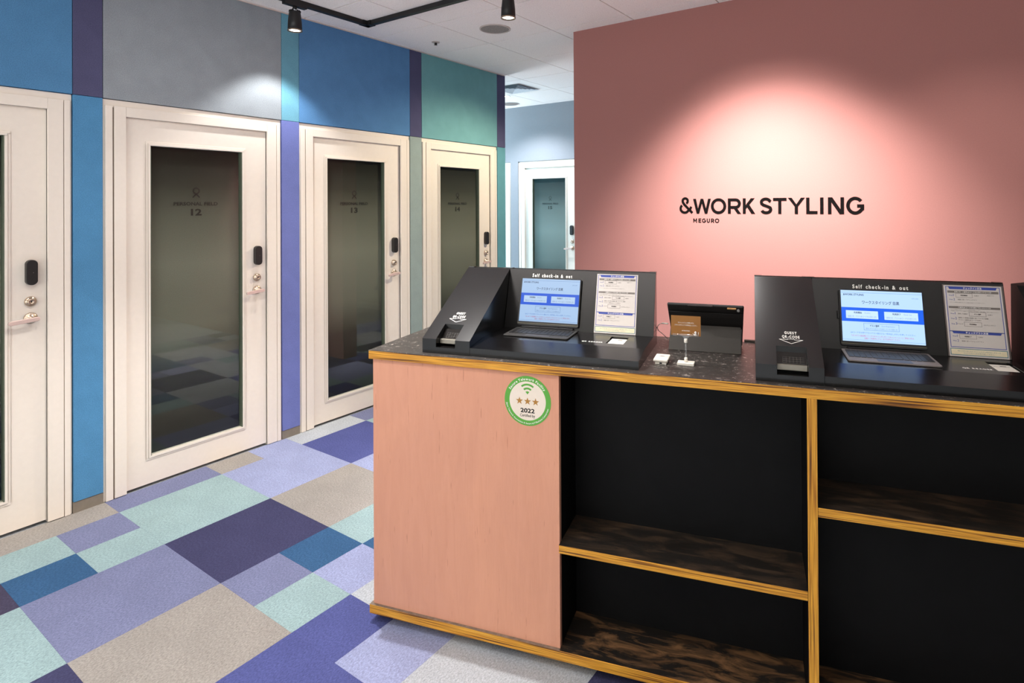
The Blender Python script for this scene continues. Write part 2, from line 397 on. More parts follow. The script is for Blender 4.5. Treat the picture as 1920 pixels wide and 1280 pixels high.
for i in range(-1, 7):
    for j in range(-2, 10):
        pat = KNOWN.get((i, j))
        if pat is None:
            rr = random.random()
            pat = random.choice(names) if rr < .7 else tuple(random.choice(names) for _ in range(4))
        u0, v0 = 2 * i, 2 * j - 1
        cells = [(u0, v0, 2, 2, pat)] if isinstance(pat, str) else [(u0, v0, 1, 1, pat[0]), (u0, v0 + 1, 1, 1, pat[1]), (u0 + 1, v0, 1, 1, pat[2]), (u0 + 1, v0 + 1, 1, 1, pat[3])]
        for (a, b_, wu, wv, k) in cells:
            x0 = U0_ + a * G; x1 = x0 + wu * G; y0 = V0_ + b_ * G; y1 = y0 + wv * G
            if y0 < 4.5: x0 = max(x0, XW - .01)
            if x1 - x0 < .02: continue
            if y1 > YF: y1 = YF
            if y1 - y0 < .02: continue
            g = .0002
            o = MB().box(x0 + g - (x0 + x1) / 2, x1 - g - (x0 + x1) / 2, y0 + g - (y0 + y1) / 2, y1 - g - (y0 + y1) / 2, -.006, 0).build('carpet_tile', CM[k], floor)
            o.location = ((x0 + x1) / 2, (y0 + y1) / 2, 0)

# ceiling: 60 cm boards
ceil = tag(MB().box(-8.2, 4.2, -3.2, 6.4, ZC + .014, ZC + .12).build('ceiling', M_TBAR), kind='structure')
XC, YC, T = -3.615, 2.355, .6
tile_me = None
for i in range(-3, 9):
    for j in range(-5, 7):
        x0 = XC + i * T; y0 = YC + j * T
        if tile_me is None:
            o = MB().box(-.2965, .2965, -.2965, .2965, 0, .014).build('ceiling_tile', M_CEIL, ceil, bev=.0012, seg=1); tile_me = o.data
        else:
            o = bpy.data.objects.new('ceiling_tile', tile_me); C.objects.link(o); o.parent = ceil
        o.location = (x0 + .3, y0 + .3, ZC)
for q_ in ((-8.2, XC - 3 * T - .01, -3.2, 6.4), (XC + 9 * T + .01, 4.2, -3.2, 6.4), (XC - 3 * T - .005, XC + 9 * T, -3.2, YC - 5 * T - .01)): MB().box(*q_, ZC, ZC + .013).build('ceiling_margin', M_CEIL, ceil)

# left wall of booths
wl = tag(MB().box(-3.9, -3.76, -3.2, 4.53, 0, ZC).build('wall_left', M_CORE), kind='structure')
FC = dict(blue=rgb(84, 134, 176), dusk=rgb(84, 84, 114), grey=rgb(146, 153, 158), lteal=rgb(106, 160, 180), teal=rgb(116, 168, 172),
          peri=rgb(112, 122, 182), sage=rgb(150, 166, 162), blue2=rgb(82, 138, 180), gteal=rgb(96, 152, 164), mblue=rgb(88, 134, 180))
FM = {k: felt('felt_' + k, v) for k, v in FC.items()}
def panel(y0, y1, z0, z1, k, th=.02, xo=0):
    yc, zc = (y0 + y1) / 2, (z0 + z1) / 2
    o = MB().box(-.09, 0, y0 + .0012 - yc, y1 - .0012 - yc, z0 - zc + .001, z1 - zc - .001).build('felt_panel', FM[k], wl, bev=.0015, seg=1)
    o.location = (XW + xo, yc, zc); return o
DS = [-1.005, .103, 1.211, 2.319, 3.428]      # near edges of the doors on the left wall
DW, ST = .981, .127
ZP = 2.102
up = ['grey', 'blue', 'grey', 'mblue', 'teal']
ups = ['teal', 'dusk', 'lteal', 'dusk', 'dusk']
los = ['peri', 'blue2', 'peri', 'sage', 'gteal']
for k, y in enumerate(DS):
    panel(y, y + DW, ZP, ZC, up[k]); e = y + DW + ST if k < 4 else 4.535
    panel(y + DW, e, ZP, ZC, ups[k]); panel(y + DW, e, .055, ZP, los[k])
    MB().box(-.088, 0, 0, e - (y + DW), 0, .055).build('skirting', M_SKIRT, wl).location = (XW - .004, y + DW, 0)
panel(-3.2, DS[0] - ST, 0, ZC, 'blue'); panel(DS[0] - ST, DS[0], 0, ZC, 'dusk')
tag(MB().box(XW + .001, XW + .008, -3.2, 4.52, ZC - .007, ZC).build('trim_1', plain('ceiling_edge_trim', rgb(206, 190, 182), .6)), kind='structure')
# return of the booth block along the corridor, corridor ends and unseen room sides
tag(MB().box(-8.2, XW - .02, 4.44, 4.535, 0, ZC).build('wall_return', FM['gteal']), kind='structure')
wf = tag(MB().box(-8.2, 4.2, YF + .11, YF + .2, 0, ZC).build('wall_far', M_CORE), kind='structure')
def farpanel(x0, x1, z0, z1):
    o = MB().box(x0 + .001, x1 - .001, 0, .11, z0, z1).build('painted_panel', M_FAR, wf); o.location = (0, YF, 0)
D15 = -4.684; D16 = D15 - ST - DW
farpanel(-8.2, 4.2, ZP, ZC); farpanel(-8.2, D16, 0, ZP); farpanel(D16 + DW, D15, 0, ZP); farpanel(D15 + DW, 4.2, 0, ZP)
tag(MB().box(-2.31, 4.2, YP, YP + .16, 0, ZC).build('wall_back', M_PINKWALL), kind='structure')
M_SIDE = plain('warm_grey_wall_paint', rgb(150, 146, 138), .9); M_SIDE2 = plain('olive_grey_wall_paint', rgb(112, 118, 96), .9)
tag(MB().box(4.2, 4.3, -3.2, 6.4, 0, ZC).build('wall_right', M_SIDE), kind='structure')
tag(MB().box(-8.2, 4.2, -3.3, -3.2, 0, ZC).build('wall_near', M_SIDE2), kind='structure')

# ---------------------------------------------------------------- doors
def cb(mb, name, mat, parent, bev=.0): return mb.build(name, mat, parent, bev)
def lettering_xz(name, mb, mat, parent, loc):     # text laid out in x,y stood up to face -y
    o = mb.build(name, mat, parent, fix=False); o.rotation_euler = (pi / 2, 0, 0); o.location = loc; return o
def make_door(n, loc, rz, num, label, blue=False, fittings=True):
    d = empty('door_%d' % n, loc, rz, label=label, cat='door', kind='structure')
    W_ = DW
    # frame: recessed outer band, proud boards and a groove
    fr_ = MB().box(.002, W_ - .002, .012, .10, 2.018, 2.10).box(.002, .104, .012, .10, 0, 2.02).box(W_ - .098, W_ - .002, .012, .10, 0, 2.02)
    fr_.build('door_frame', M_DOOR, d, bev=.0008, seg=1)
    cs = []
    box('casing_board', M_DOOR, d, .010, .042, -.001, .014, .002, 2.068, .0015)
    box('casing_board', M_DOOR, d, .049, .103, -.001, .10, .004, 2.068, .0015)
    box('casing_board', M_DOOR, d, .1035, W_ - .0985, -.0005, .10, 2.016, 2.068, .0015)
    box('casing_board', M_DOOR, d, W_ - .098, W_ - .037, -.001, .10, .004, 2.068, .0015)
    box('casing_board', M_DOOR, d, W_ - .034, W_ - .010, -.001, .014, .002, 2.068, .0015)
    box('casing_groove', M_GROOVE, d, .0425, .0485, .006, .0135, .002, 2.06)
    # leaf with glazed opening
    L0, L1, Z0, Z1 = .1036, W_ - .0985, .012, 2.0150
    a0, a1, g0, g1 = .222, .728, .163, 1.873
    yf, yb = .020, .058
    leaf = MB()
    leaf.box(L0, a0, yf, yb, Z0, Z1).box(a1, L1, yf, yb, Z0, Z1).box(a0, a1, yf, yb, Z0, g0).box(a0, a1, yf, yb, g1, Z1)
    leaf.build('door_leaf', M_DOOR, d)
    box('door_stop', M_DOOR, d, W_ - .0995, W_ - .0975, .0225, .06, .004, 2.015)
    def ring(name, o, i, y0, y1):
        m_ = MB(); m_.box(a0 - o, a1 + o, y0, y1, g1 + i, g1 + o).box(a0 - o, a1 + o, y0, y1, g0 - o, g0 - i)
        m_.box(a0 - o, a0 - i, y0, y1, g0 - i, g1 + i).box(a1 + i, a1 + o, y0, y1, g0 - i, g1 + i); return m_.build(name, M_DOOR, d, bev=.0012, seg=2)
    ring('glazing_bead', .022, .010, yf - .004, yf + .001); ring('glazing_bead', .0105, 0, yf - .009, yf + .001)
    for xa in (a0 - .0005, a1 - .004): box('glass_seal', plain('dark_green_seal', rgb(96, 104, 88), .4), d, xa, xa + .0045, yf - .006, yf + .03, g0, g1)
    box('glass_pane', M_GLASS, d, a0, a1, yf + .012, yf + .018, g0, g1)
    fm = box('privacy_film', M_FILM_B if blue else M_FILM, d, a0, a1, yf + .030, yf + .032, g0, g1)
    # sign on the glass
    cx_ = .475
    ic = MB(); pts = [(cx_ - .017, 1.588), (cx_ - .010, 1.602), (cx_ + .004, 1.612)]
    ic.stroke(arc(cx_, 1.628, .0165, -60, 240, 24) + [(cx_ + .004, 1.606), (cx_ + .019, 1.588)], .007, d=.0004)
    ic.stroke([(cx_ + .0083, 1.6137), (cx_ - .006, 1.604), (cx_ - .019, 1.588)], .007, d=.0004)
    o = ic.build('person_icon', M_FILMTXT, d, fix=False); o.location = (0, yf + .028, 0)
    tx = MB(); put_text(tx, 'PERSONAL FIELD', cx_ - .122, cx_ + .122, 1.541, 1.562, .028, 2)
    lettering_xz('lettering', tx, M_FILMTXT, d, (0, yf + .028, 0)); tx = MB()
    put_text(tx, str(num), cx_ - .030, cx_ + .030, 1.482, 1.522, .035, 3)
    lettering_xz('lettering', tx, M_FILMTXT, d, (0, yf + .028, 0))
    # fittings
    kx = .822
    rd = MB(); pr = []
    def pill(cx, cz, hw, hh, r, n=8):
        q = []
        for (sx, sz, a) in ((1, 1, 0), (-1, 1, 90), (-1, -1, 180), (1, -1, 270)):
            for k in range(n + 1):
                t_ = radians(a + 90 * k / n); q.append((cx + sx * (hw - r) + r * cos(t_), cz + sz * (hh - r) + r * sin(t_)))
        return q
    rd.prism_y(yf - .030, yf, pill(kx, 1.223, .0215, .060, .0205)); o = rd.build('smart_lock', M_LOCK, d, bev=.0025, seg=2)
    dot = MB(); dot.prism_y(-.0004, 0, pill(0, 0, .0015, .0015, .0014, 3)); dot.build('indicator', M_GREY, o, loc=(kx + .004, yf - .0302, 1.222))
    cy_ = MB(); cy_.lathe([(.0235, 0), (.0235, .006), (.020, .012), (.0155, .013), (.0155, .022), (.012, .024), (.006, .024), (.0055, .020), (.0, .020)], 28, 'Y', (kx, yf, 1.083), cap=False)
    cy_.build('lock_cylinder', M_STEEL, d)
    box('keyhole', M_BLACKP, d, kx - .001, kx + .001, yf - .0215, yf - .0205, 1.078, 1.088)
    rs = MB(); rs.lathe([(.0265, 0), (.0265, .005), (.0235, .009), (.011, .010), (.0095, .045)], 28, 'Y', (kx, yf, 1.003), cap=True)
    ho = rs.build('lever_rose', M_STEEL, d)
    lv = MB(); z0 = .998
    pl = [(-.093, -.009), (-.090, -.0155), (-.083, -.018), (.010, -.010), (.020, -.008), (.024, -.0005), (.020, .008), (.010, .010), (-.083, .002), (-.090, -.001)]
    lv.prism_y(yf - .057, yf - .045, [(kx + x, z0 + z + .004) for x, z in pl]); lv.build('lever_handle', M_LEVER, ho, bev=.002, seg=2)
    return d
M_FILMTXT = plain('etched_dark_lettering', rgb(58, 53, 50), .7, spec=.2)
M_LOCK = plain('dark_brown_plastic', rgb(30, 28, 28), .45)
LB = {11: 'cream glazed door cut by the left edge of the picture', 12: 'cream glazed door marked PERSONAL FIELD 12', 13: 'cream glazed door marked PERSONAL FIELD 13', 14: 'cream glazed door marked PERSONAL FIELD 14'}
for k, num in enumerate((11, 12, 13, 14)):
    make_door(k + 1, (XW, DS[k + 1], 0), pi / 2, num, LB[num])
make_door(5, (D15, YF, 0), 0, 15, 'white glazed door marked PERSONAL FIELD 15 in the far corridor wall', blue=True)
make_door(6, (D16, YF, 0), 0, 16, 'sliver of a white door frame left of door 15', blue=True)

# ================================================================ RECEPTION COUNTER (local x along it, y away from the camera)
PH = .2712
def W(u, v, z=0): return (u * cos(PH) - v * sin(PH), u * sin(PH) + v * cos(PH), z)
UO, VO = -1.342, 1.834
ctr = empty('reception_counter', W(UO, VO, 0), PH, label='long plywood reception counter with a pink end panel and black open shelves', cat='counter')
LEN, DEP = 3.3, .54
def K(name, mat, x0, x1, y0, y1, z0, z1, bev=0, par=None): return box(name, mat, par or ctr, x0, x1, y0, y1, z0, z1, bev)
ct = K('countertop', M_EDGE_U, 0, LEN, 0, DEP, .969, .9985, .0012)
K('laminate_top', M_LAM, 0, LEN, 0, DEP, .9985, 1.0, 0, ct)
bb = K('base_board', M_EDGE_U, 0, LEN, 0, DEP, .034, .066, .0012)
K('stained_top', M_SHELFB, .735, LEN, .002, DEP, .066, .0668, 0, bb)
K('stained_top', plain('worn_grey_ply_skin', rgb(128, 112, 98), .7, var=.3, nscale=60), .0, .735, .0005, .02, .066, .0666, 0, bb)
K('pink_panel', M_PINKPLY, .012, .735, .011, .030, .0668, .969)
K('pink_side_panel', M_PINKPLY, .012, .031, .030, DEP - .012, .0668, .969)
K('cupboard_side', M_BLACKIN, .717, .735, .030, .20, .0668, .969)
DVX = 1.492
dv = K('divider', M_EDGE_Z, DVX, DVX + .027, 0, .20, .0668, .969, .0008)
K('divider_skin', M_BLACKIN, DVX - .0006, DVX, .0012, .2, .0668, .969, 0, dv); K('divider_skin', M_BLACKIN, DVX + .027, DVX + .0276, .0012, .2, .0668, .969, 0, dv)
K('back_panel', M_BLACKIN, .735, LEN, .20, .215, .0668, .969)
s1 = K('shelf', M_EDGE_U, .7355, DVX - .001, 0, .199, .386, .4125, .0008); K('shelf_skin', M_SHELF, .7355, DVX - .001, .0012, .199, .4125, .4131, 0, s1)
s2 = K('shelf', M_EDGE_U, DVX + .028, LEN - .03, 0, .199, .632, .6585, .0008); K('shelf_skin', M_SHELF, DVX + .028, LEN - .03, .0012, .199, .6585, .6591, 0, s2)
K('end_panel', M_EDGE_Z, LEN - .028, LEN, 0, DEP - .01, .0668, .969)
K('rear_panel', M_BLACKIN, .031, LEN - .028, DEP - .03, DEP - .012, .0668, .969)
K('plinth', M_BLACKIN, .10, LEN - .1, .10, DEP - .10, 0, .034)
K('rear_rail', plain('brown_grey_rail', rgb(74, 66, 58), .6), 1.315, LEN - .1, DEP - .004, DEP + .014, .985, 1.007)

# sticker: round certificate
stk = empty('round_sticker', W(-.718, 1.845, .788), PH, label='round green and white sticker with three gold stars reading Secure Telework Facility 2022', cat='sticker')
R_ = .0835
M_GREEN = plain('sticker_green', rgb(88, 166, 56), .5, var=.02); M_CREAM = plain('sticker_cream', rgb(236, 222, 205), .5, var=.02)
M_GOLD = plain('sticker_gold', rgb(176, 124, 48), .5, var=.03)
def disc(r, n=64): return [(r * cos(2 * pi * k / n), r * sin(2 * pi * k / n)) for k in range(n)]
def stkp(name, mb, mat, y, par=stk):
    o = mb.build(name, mat, par, fix=False); o.rotation_euler = (pi / 2, 0, 0); o.location = (0, y, .084); return o
o = MB().prism_z(0, .0006, disc(R_)).build('sticker_disc', M_GREEN, stk); o.rotation_euler = (pi / 2, 0, 0); o.location = (0, -.0001, .084)
stkp('sticker_centre', poly2(MB(), disc(.0655)), M_CREAM, -.0009)
wf_ = MB()
def flat_arc(mb, cx, cy, r, wd, a0, a1, n=20):
    a = arc(cx, cy, r - wd / 2, a0, a1, n); b_ = arc(cx, cy, r + wd / 2, a0, a1, n)
    for i in range(n): poly2(mb, [a[i], a[i + 1], b_[i + 1], b_[i]][::-1])
flat_arc(wf_, 0, .022, .033, .0062, 50, 130); stkp('signal_icon', wf_, M_GREEN, -.0012); wf_ = MB(); flat_arc(wf_, 0, .022, .020, .0062, 50, 130); stkp('signal_icon', wf_, M_GREEN, -.0012); wf_ = MB()
poly2(wf_, [(0, .022)] + arc(0, .022, .0105, 50, 130, 8)); stkp('signal_icon', wf_, M_GREEN, -.0012)
for k in (-1, 0, 1):
    st = MB(); pts = []
    for q in range(10):
        r = .0135 if q % 2 == 0 else .0054; a = radians(90 + 36 * q); pts.append((r * cos(a), r * sin(a)))
    for q in range(10): st.add([(0, 0, 0), (pts[q][0], pts[q][1], 0), (pts[(q + 1) % 10][0], pts[(q + 1) % 10][1], 0)], [(0, 1, 2)])
    o = stkp('star', st, M_GOLD, -.0012); o.location = (k * .029, -.0012, .084 - .0015)
tx = MB(); put_text(tx, '2022', -.0255, .0255, -.040, -.025, .03, 3); stkp('lettering', tx, M_INK, -.0012); tx = MB(); put_text(tx, 'Certified by', -.027, .027, -.057, -.044, .008, 2)
stkp('lettering', tx, M_INK, -.0012)
def ring_text(body, r, h, a0, a1, inward, bold=.01):
    mb = MB(); n = len(body); ws = []
    for ch in body:
        if ch == ' ': ws.append(.3); continue
        vs, _ = text_mb(ch, bold); ws.append(max(v[0] for v in vs) - min(v[0] for v in vs) + .12)
    tot = sum(ws); pos = 0
    for ch, w_ in zip(body, ws):
        mid = (pos + w_ / 2) / tot; pos += w_
        if ch == ' ': continue
        a = radians(a0 + (a1 - a0) * mid); vs, fs = text_mb(ch, bold); k = h / .72
        cxx = (max(v[0] for v in vs) + min(v[0] for v in vs)) / 2; out = []
        for v in vs:
            x, y = (v[0] - cxx) * k, v[1] * k
            if inward: rr = r + y; ang = a - x / r
            else: rr = r + h - y; ang = a + x / r
            out.append((rr * cos(ang), rr * sin(ang), 0))
        mb.add(out, fs)
    return mb
stkp('lettering', ring_text('Secure Telework Facility', .0695, .0085, 152, 32, True, .02), M_WHITE, -.0012)
stkp('lettering', ring_text('Japan Telework Association & Secure IoT Platform Consortium', .0725, .0055, 188, 345, False, .01), M_WHITE, -.0012)

# ================================================================ SELF CHECK-IN TERMINALS
VT = 1.866
LV0, LZ0, LV1, LZ1 = .304, .042, .369, .270       # leaning back panel (v', z')
LL = math.hypot(LV1 - LV0, LZ1 - LZ0); LA = math.atan2(LZ1 - LZ0, LV1 - LV0)
SV0, SZ0, SV1, SZ1 = 0, .051, .369, .270           # slope of the scanner box
SA = math.atan2(SZ1 - SZ0, SV1 - SV0); SLn = math.hypot(SV1 - SV0, SZ1 - SZ0)
def on_lean(o, dx=0, off=.0006):
    o.rotation_euler = (LA, 0, 0); o.location = (dx, LV0 - off * sin(LA), LZ0 + off * cos(LA)); return o
def on_slope(o, off=.0008):
    o.rotation_euler = (SA, 0, 0); o.location = (0, SV0 - off * sin(SA), SZ0 + off * cos(SA)); return o
def zs(v): return SZ0 + (SZ1 - SZ0) * v / SV1
def box_shell(mb, x0, x1, n0, n1):
    full = [(0, 0), (.384, 0), (.384, .270), (.369, .270), (0, .051)]
    mb.prism_x(x0, n0, full); mb.prism_x(n1, x1, full)
    vo = .070
    mb.prism_x(n0, n1, [(vo, 0), (.384, 0), (.384, .270), (.369, .270), (vo, zs(vo))])
    mb.prism_x(n0, n1, [(0, 0), (vo, 0), (vo, .012), (.026, .012), (.026, .022), (0, .022)])
def make_terminal(u, label, dx, TW=.79, group='self check-in terminals on the counter'):
    t_ = empty('check_in_terminal', W(u, VT, 1.0004), PH, label=label, cat='terminal', group=group)
    b1 = MB(); box_shell(b1, 0, .1895, .055 + dx * .2, .132 + dx * .6); bo = b1.build('scanner_box', M_BLACK, t_)
    n0, n1 = .055 + dx * .2, .132 + dx * .6
    # scanner inside the slot
    w_ = MB(); w_.box(n0 + .001, n1 - .001, 0, .052, 0, .003); o = w_.build('scanner_window', plain('dark_scanner_glass', rgb(30, 28, 26), .08), t_); o.location = (0, .041, .044); o.rotation_euler = (.75, 0, 0)
    gd = MB()  # thin bars that paint the keyboard's reflection on the scanner glass
    for k in range(6): gd.box(n0 + .018 + k * .010, n0 + .0186 + k * .010, .003, .026, .0031, .0034)
    for k in range(4): gd.box(n0 + .018, n1 - .008, .003 + k * .007, .0036 + k * .007, .0031, .0034)
    gd.build('target_grid', plain('faint_grid_print', rgb(84, 80, 76), .5), o)['kind'] = 'stuff'
    br = MB(); br.box(n0 + .001, n1 - .001, .027, .041, .030, .046); br.build('scanner_bar', plain('grey_steel_bar', rgb(150, 144, 132), .35, .5), t_, bev=.001, seg=1)
    # base with its wedge front, right of the box; opening for the reader
    r0, r1, q0, q1 = .642 + dx, .707 + dx, .155, .261
    def prof(v0, v1):
        top = lambda v: .028 + .014 * min(v, .114) / .114
        p = [(v0, 0), (v1, 0), (v1, top(v1))]
        if v0 < .114 < v1: p.append((.114, .042))
        p.append((v0, top(v0))); return p
    b2 = MB(); b2.prism_x(.1905, r0, prof(0, .384)); b2.prism_x(r1, TW, prof(0, .384)); b2.prism_x(r0, r1, prof(0, q0)); b2.prism_x(r0, r1, prof(q1, .384))
    b2.box(r0, r1, q0, q1, 0, .026)
    b2.build('base_tray', M_BLACK, t_)
    bp = MB(); bp.prism_x(.1905, TW, [(LV0, LZ0 - .002), (.384, LZ0 - .002), (.384, .270), (LV1, .270)]); bp.build('back_panel', M_BLACK, t_, bev=.0006, seg=1)
    lip = MB(); lip.box(0, TW, .384, .387, .262, .272); lip.build('rear_lip', M_BLACK, t_)
    for xa, xb in ((0, .025), (TW - .025, TW), (.16, .20)): box('rear_clip', M_BLACK, t_, xa, xb, .372, .392, .2705, .2735)
    # code reader
    rd = box('code_reader', M_WPLASTIC, t_, r0 + .004, r1 - .004, q0 + .004, q1 - .010, .0262, .0375, .001)
    box('reader_mark', M_GREY, rd, r0 + .012, r1 - .012, q0 + .070, q0 + .0715, .0375, .0378); box('reader_mark', M_GREY, rd, r0 + .030, r0 + .046, q0 + .074, q0 + .080, .0375, .0379)
    # lettering
    tx = MB(); put_cond(tx, 'Self check-in & out', .292 + dx, .460 + dx * 1.0, .2065, .2195, .62, .030); on_lean(tx.build('lettering', M_WHITE, t_, fix=False))
    tx = MB(); c_ = .0935 + dx * .45; on_slope(put_cond(tx, 'GUEST', c_ - .018, c_ + .018, .1355, .147, .62, .04).build('lettering', M_WHITE, t_, fix=False)); tx = MB(); on_slope(put_cond(tx, 'QR-CODE', c_ - .0255, c_ + .0255, .1175, .1295, .62, .04).build('lettering', M_WHITE, t_, fix=False)); tx = MB()
    aw = [(-.010, .113), (.010, .113), (.010, .1105), (.034, .1105), (0, .093), (-.034, .1105), (-.010, .1105)]
    n_ = len(aw)
    for i in range(n_):
        a, b_ = Vector(aw[i]), Vector(aw[(i + 1) % n_]); dd = (b_ - a).normalized(); nn = Vector((-dd.y, dd.x)) * .0009; a = a - dd * .0008; b_ = b_ + dd * .0008
        poly2(tx, [(c_ + p.x, p.y) for p in (a - nn, b_ - nn, b_ + nn, a + nn)])
    on_slope(tx.build('arrow_mark', M_WHITE, t_, fix=False))
    tx = MB(); put_cond(tx, 'QR READER', .555 + dx, .632 + dx, .1570, .1685, .75, .05); o = tx.build('lettering', M_WHITE, t_, fix=False); o.location = (0, 0, .0424)
    return t_
T1 = make_terminal(-1.134, 'black self check-in terminal at the left end of the counter', 0)
T2 = make_terminal(.011, 'black self check-in terminal on the right half of the counter', .026, .7555)
# third one: only its scanner box reaches into the picture
T3 = empty('check_in_terminal', W(.768, VT, 1.0004), PH, label='black wedge-shaped terminal box cut by the right edge of the picture', cat='terminal', group='self check-in terminals on the counter')
T2R = .79
m_ = MB(); m_.v = []
topz = .270
pt = [(.037, 0.0), (.30, 0.0), (.30, .479), (.128, .461), (.0375, .384)]
m_.prism_z(0, .048, [(.024, .0), (.30, .0), (.30, .45), (.128, .45), (.024, .384)])
lo = [(.024, .0), (.30, .0), (.30, .45), (.128, .45), (.024, .384)]
hi = [(.024, .340), (.30, .250), (.30, .46), (.110, .463), (.024, .384)]
n = 5; m_.add([(x, y, .048) for x, y in lo] + [(x, y, topz) for x, y in hi], [(4, 3, 2, 1, 0), (5, 6, 7, 8, 9)] + [(i, (i + 1) % n, n + (i + 1) % n, n + i) for i in range(n)])
m_.build('scanner_box', plain('matt_black_steel', rgb(14, 13, 13), .6, spec=.15), T3)

# tablets with keyboard folios standing on the trays
def make_tablet(u, dx, kdy, kmat, keymat, bright, label, sub_kb, padmat=None):
    t_ = empty('tablet_computer', W(u, VT + .0, 1.0428), PH, label=label, cat='tablet', group='tablets in the self check-in terminals')
    OZ = -.042
    def lean(o, off):
        o.rotation_euler = (LA, 0, 0); o.location = (0, LV0 - off * sin(LA), LZ0 + OZ + off * cos(LA)); return o
    x0, x1 = .2485 + dx, .502 + dx
    def rr(x0, x1, y0, y1, r, n=5):
        q = []
        for cx, cy, a in ((x1 - r, y1 - r, 0), (x0 + r, y1 - r, 90), (x0 + r, y0 + r, 180), (x1 - r, y0 + r, 270)):
            for k in range(n + 1): tt = radians(a + 90 * k / n); q.append((cx + r * cos(tt), cy + r * sin(tt)))
        return q
    case = lean(MB().prism_z(.001, .009, rr(x0, x1, .012, .201, .008)).build('tablet_body', M_BLACKP, t_, bev=.001, seg=1), .002)
    lean(MB().prism_z(0, .0006, rr(x0 + .001, x1 - .001, .0195, .0203, .0003)).build('folio_edge', plain('olive_metal_edge', rgb(150, 146, 112), .4, .6), t_), .0113)
    lean(MB().box(x0 - .006, x0, .100, .128, .001, .006).build('pen_clip', M_BLACKP, t_, bev=.001, seg=1), .003)
    sx0, sx1, sy0, sy1 = x0 + .0065, x1 - .0045, .0275, .1970
    X = lambda a: sx0 + (sx1 - sx0) * a; Yy = lambda a: sy0 + (sy1 - sy0) * a
    def E_(nm, c, k=1.0): return emis('screen_%s_%d' % (nm, int(bright * 100)), rgb(*c), bright * k)
    o1 = lean(rect2(MB(), sx0, sx1, sy0, sy1).build('screen', E_('pale', (176, 208, 246)), case_parent(t_), fix=False), .0116)
    def lay(nm, mb, mt, k):
        if isinstance(mb, list): return [lay(nm, q, mt, k) for q in mb]
        return lean(mb.build(nm, mt, o1 if False else t_, fix=False), .0118 + k * .00015)
    lay('screen_band', rect2(MB(), sx0, sx1, Yy(.385), Yy(.66)), E_('blue', (18, 92, 224)), 1)
    for a, b_ in ((.055, .455), (.53, .935)): lay('screen_button', rect2(MB(), X(a), X(b_), Yy(.445), Yy(.60)), E_('button', (190, 218, 250)), 2)
    gr = []; frame2(gr, X(.27), X(.70), Yy(.225), Yy(.36), .0009); rect2(gr, sx0, sx1, Yy(.955), Yy(.96)); rect2(gr, sx0, sx1, Yy(.03), Yy(.034)); lay('screen_outline', gr, E_('line', (84, 128, 190)), 2)
    k1 = []; put_text(k1, '&WORK STYLING', X(.03), X(.29), Yy(.895), Yy(.935), .02); put_text(k1, 'ワークスタイリング 目黒', X(.265), X(.72), Yy(.735), Yy(.805), .012, 2)
    put_text(k1, '利用開始', X(.155), X(.255), Yy(.54), Yy(.58), .02, 1); put_text(k1, '利用終了', X(.63), X(.73), Yy(.54), Yy(.58), .02, 1)
    put_text(k1, 'ゲスト登録', X(.345), X(.46), Yy(.295), Yy(.335), .02, 1); lay('screen_text', k1, E_('ink', (40, 60, 96), .8), 3)
    k2 = []; put_text(k2, 'Check In', X(.285), X(.36), Yy(.545), Yy(.575), 0, 1); put_text(k2, 'Check Out', X(.76), X(.86), Yy(.545), Yy(.575), 0, 1)
    put_text(k2, '（会員の方・ゲストQRコードをお持ちの方）', X(.075), X(.435), Yy(.465), Yy(.505), 0, 1); put_text(k2, '（会員の方・ゲストQRコードをお持ちの方）', X(.55), X(.915), Yy(.465), Yy(.505), 0, 1)
    put_text(k2, 'Guest Registration', X(.485), X(.65), Yy(.295), Yy(.33), 0, 1); put_text(k2, '（館内にゲストQRコードを発行していない会員の方）', X(.29), X(.68), Yy(.24), Yy(.275), 0, 1)
    put_text(k2, '09:00', X(.875), X(.955), Yy(.86), Yy(.89), 0, 1); lay('screen_text', k2, E_('soft', (104, 136, 184)), 3)
    k3 = []; put_text(k3, 'QRコードをお持ちでないゲスト様はクルー呼び出しボタンを押してください。', X(.10), X(.89), Yy(.155), Yy(.19), .0, 1); lay('screen_text', k3, E_('azure', (50, 110, 200)), 3)
    k4 = []; put_text(k4, '「はじめての会員様とワークスタイリングに行こうキャンペーン」にご参加の方は、', X(.11), X(.87), Yy(.095), Yy(.13), .0, 1)
    put_text(k4, '当館のご利用中にクルーまでお声がけください', X(.27), X(.70), Yy(.05), Yy(.085), 0, 1); lay('screen_text', k4, E_('red', (186, 66, 104)), 3)
    # keyboard
    y0, y1 = .157 - kdy, .304 - kdy * .2; z0 = .0005
    kb = MB().prism_z(z0, z0 + .0045, rr(x0 + .0, x1 + .0, y0, y1 - .006, .007)).build('keyboard', kmat, t_, bev=.0008, seg=1)
    ks = MB(); kw = (x1 - x0 - .016) / 14; top = y1 - .024; kd = (y1 - y0) * .118
    for r in range(5):
        for c in range(14):
            if r == 4 and 4 <= c <= 8: continue
            ks.box(x0 + .008 + c * kw + .0009, x0 + .008 + (c + 1) * kw - .0009, top - (r + 1) * kd + .0008, top - r * kd - .0008, z0 + .0045, z0 + .0062)
    ks.box(x0 + .008 + 4 * kw + .001, x0 + .008 + 9 * kw - .001, top - 5 * kd + .0008, top - 4 * kd - .0008, z0 + .0045, z0 + .0062)
    o = ks.build('keys', keymat, kb, fix=False); o['kind'] = 'stuff'
    box('trackpad', padmat or keymat, kb, x0 + .084, x0 + .178, y0 + .005, top - 5 * kd - .004, z0 + .0045, z0 + .0050)
    MB().box(x0 + .02, x1 - .02, LV0 - .008, LV0 + .0, .0, .012).build('hinge', M_BLACKP, t_, bev=.002, seg=2, loc=(0, -.0035, .0003))
    return t_
def case_parent(t_): return t_
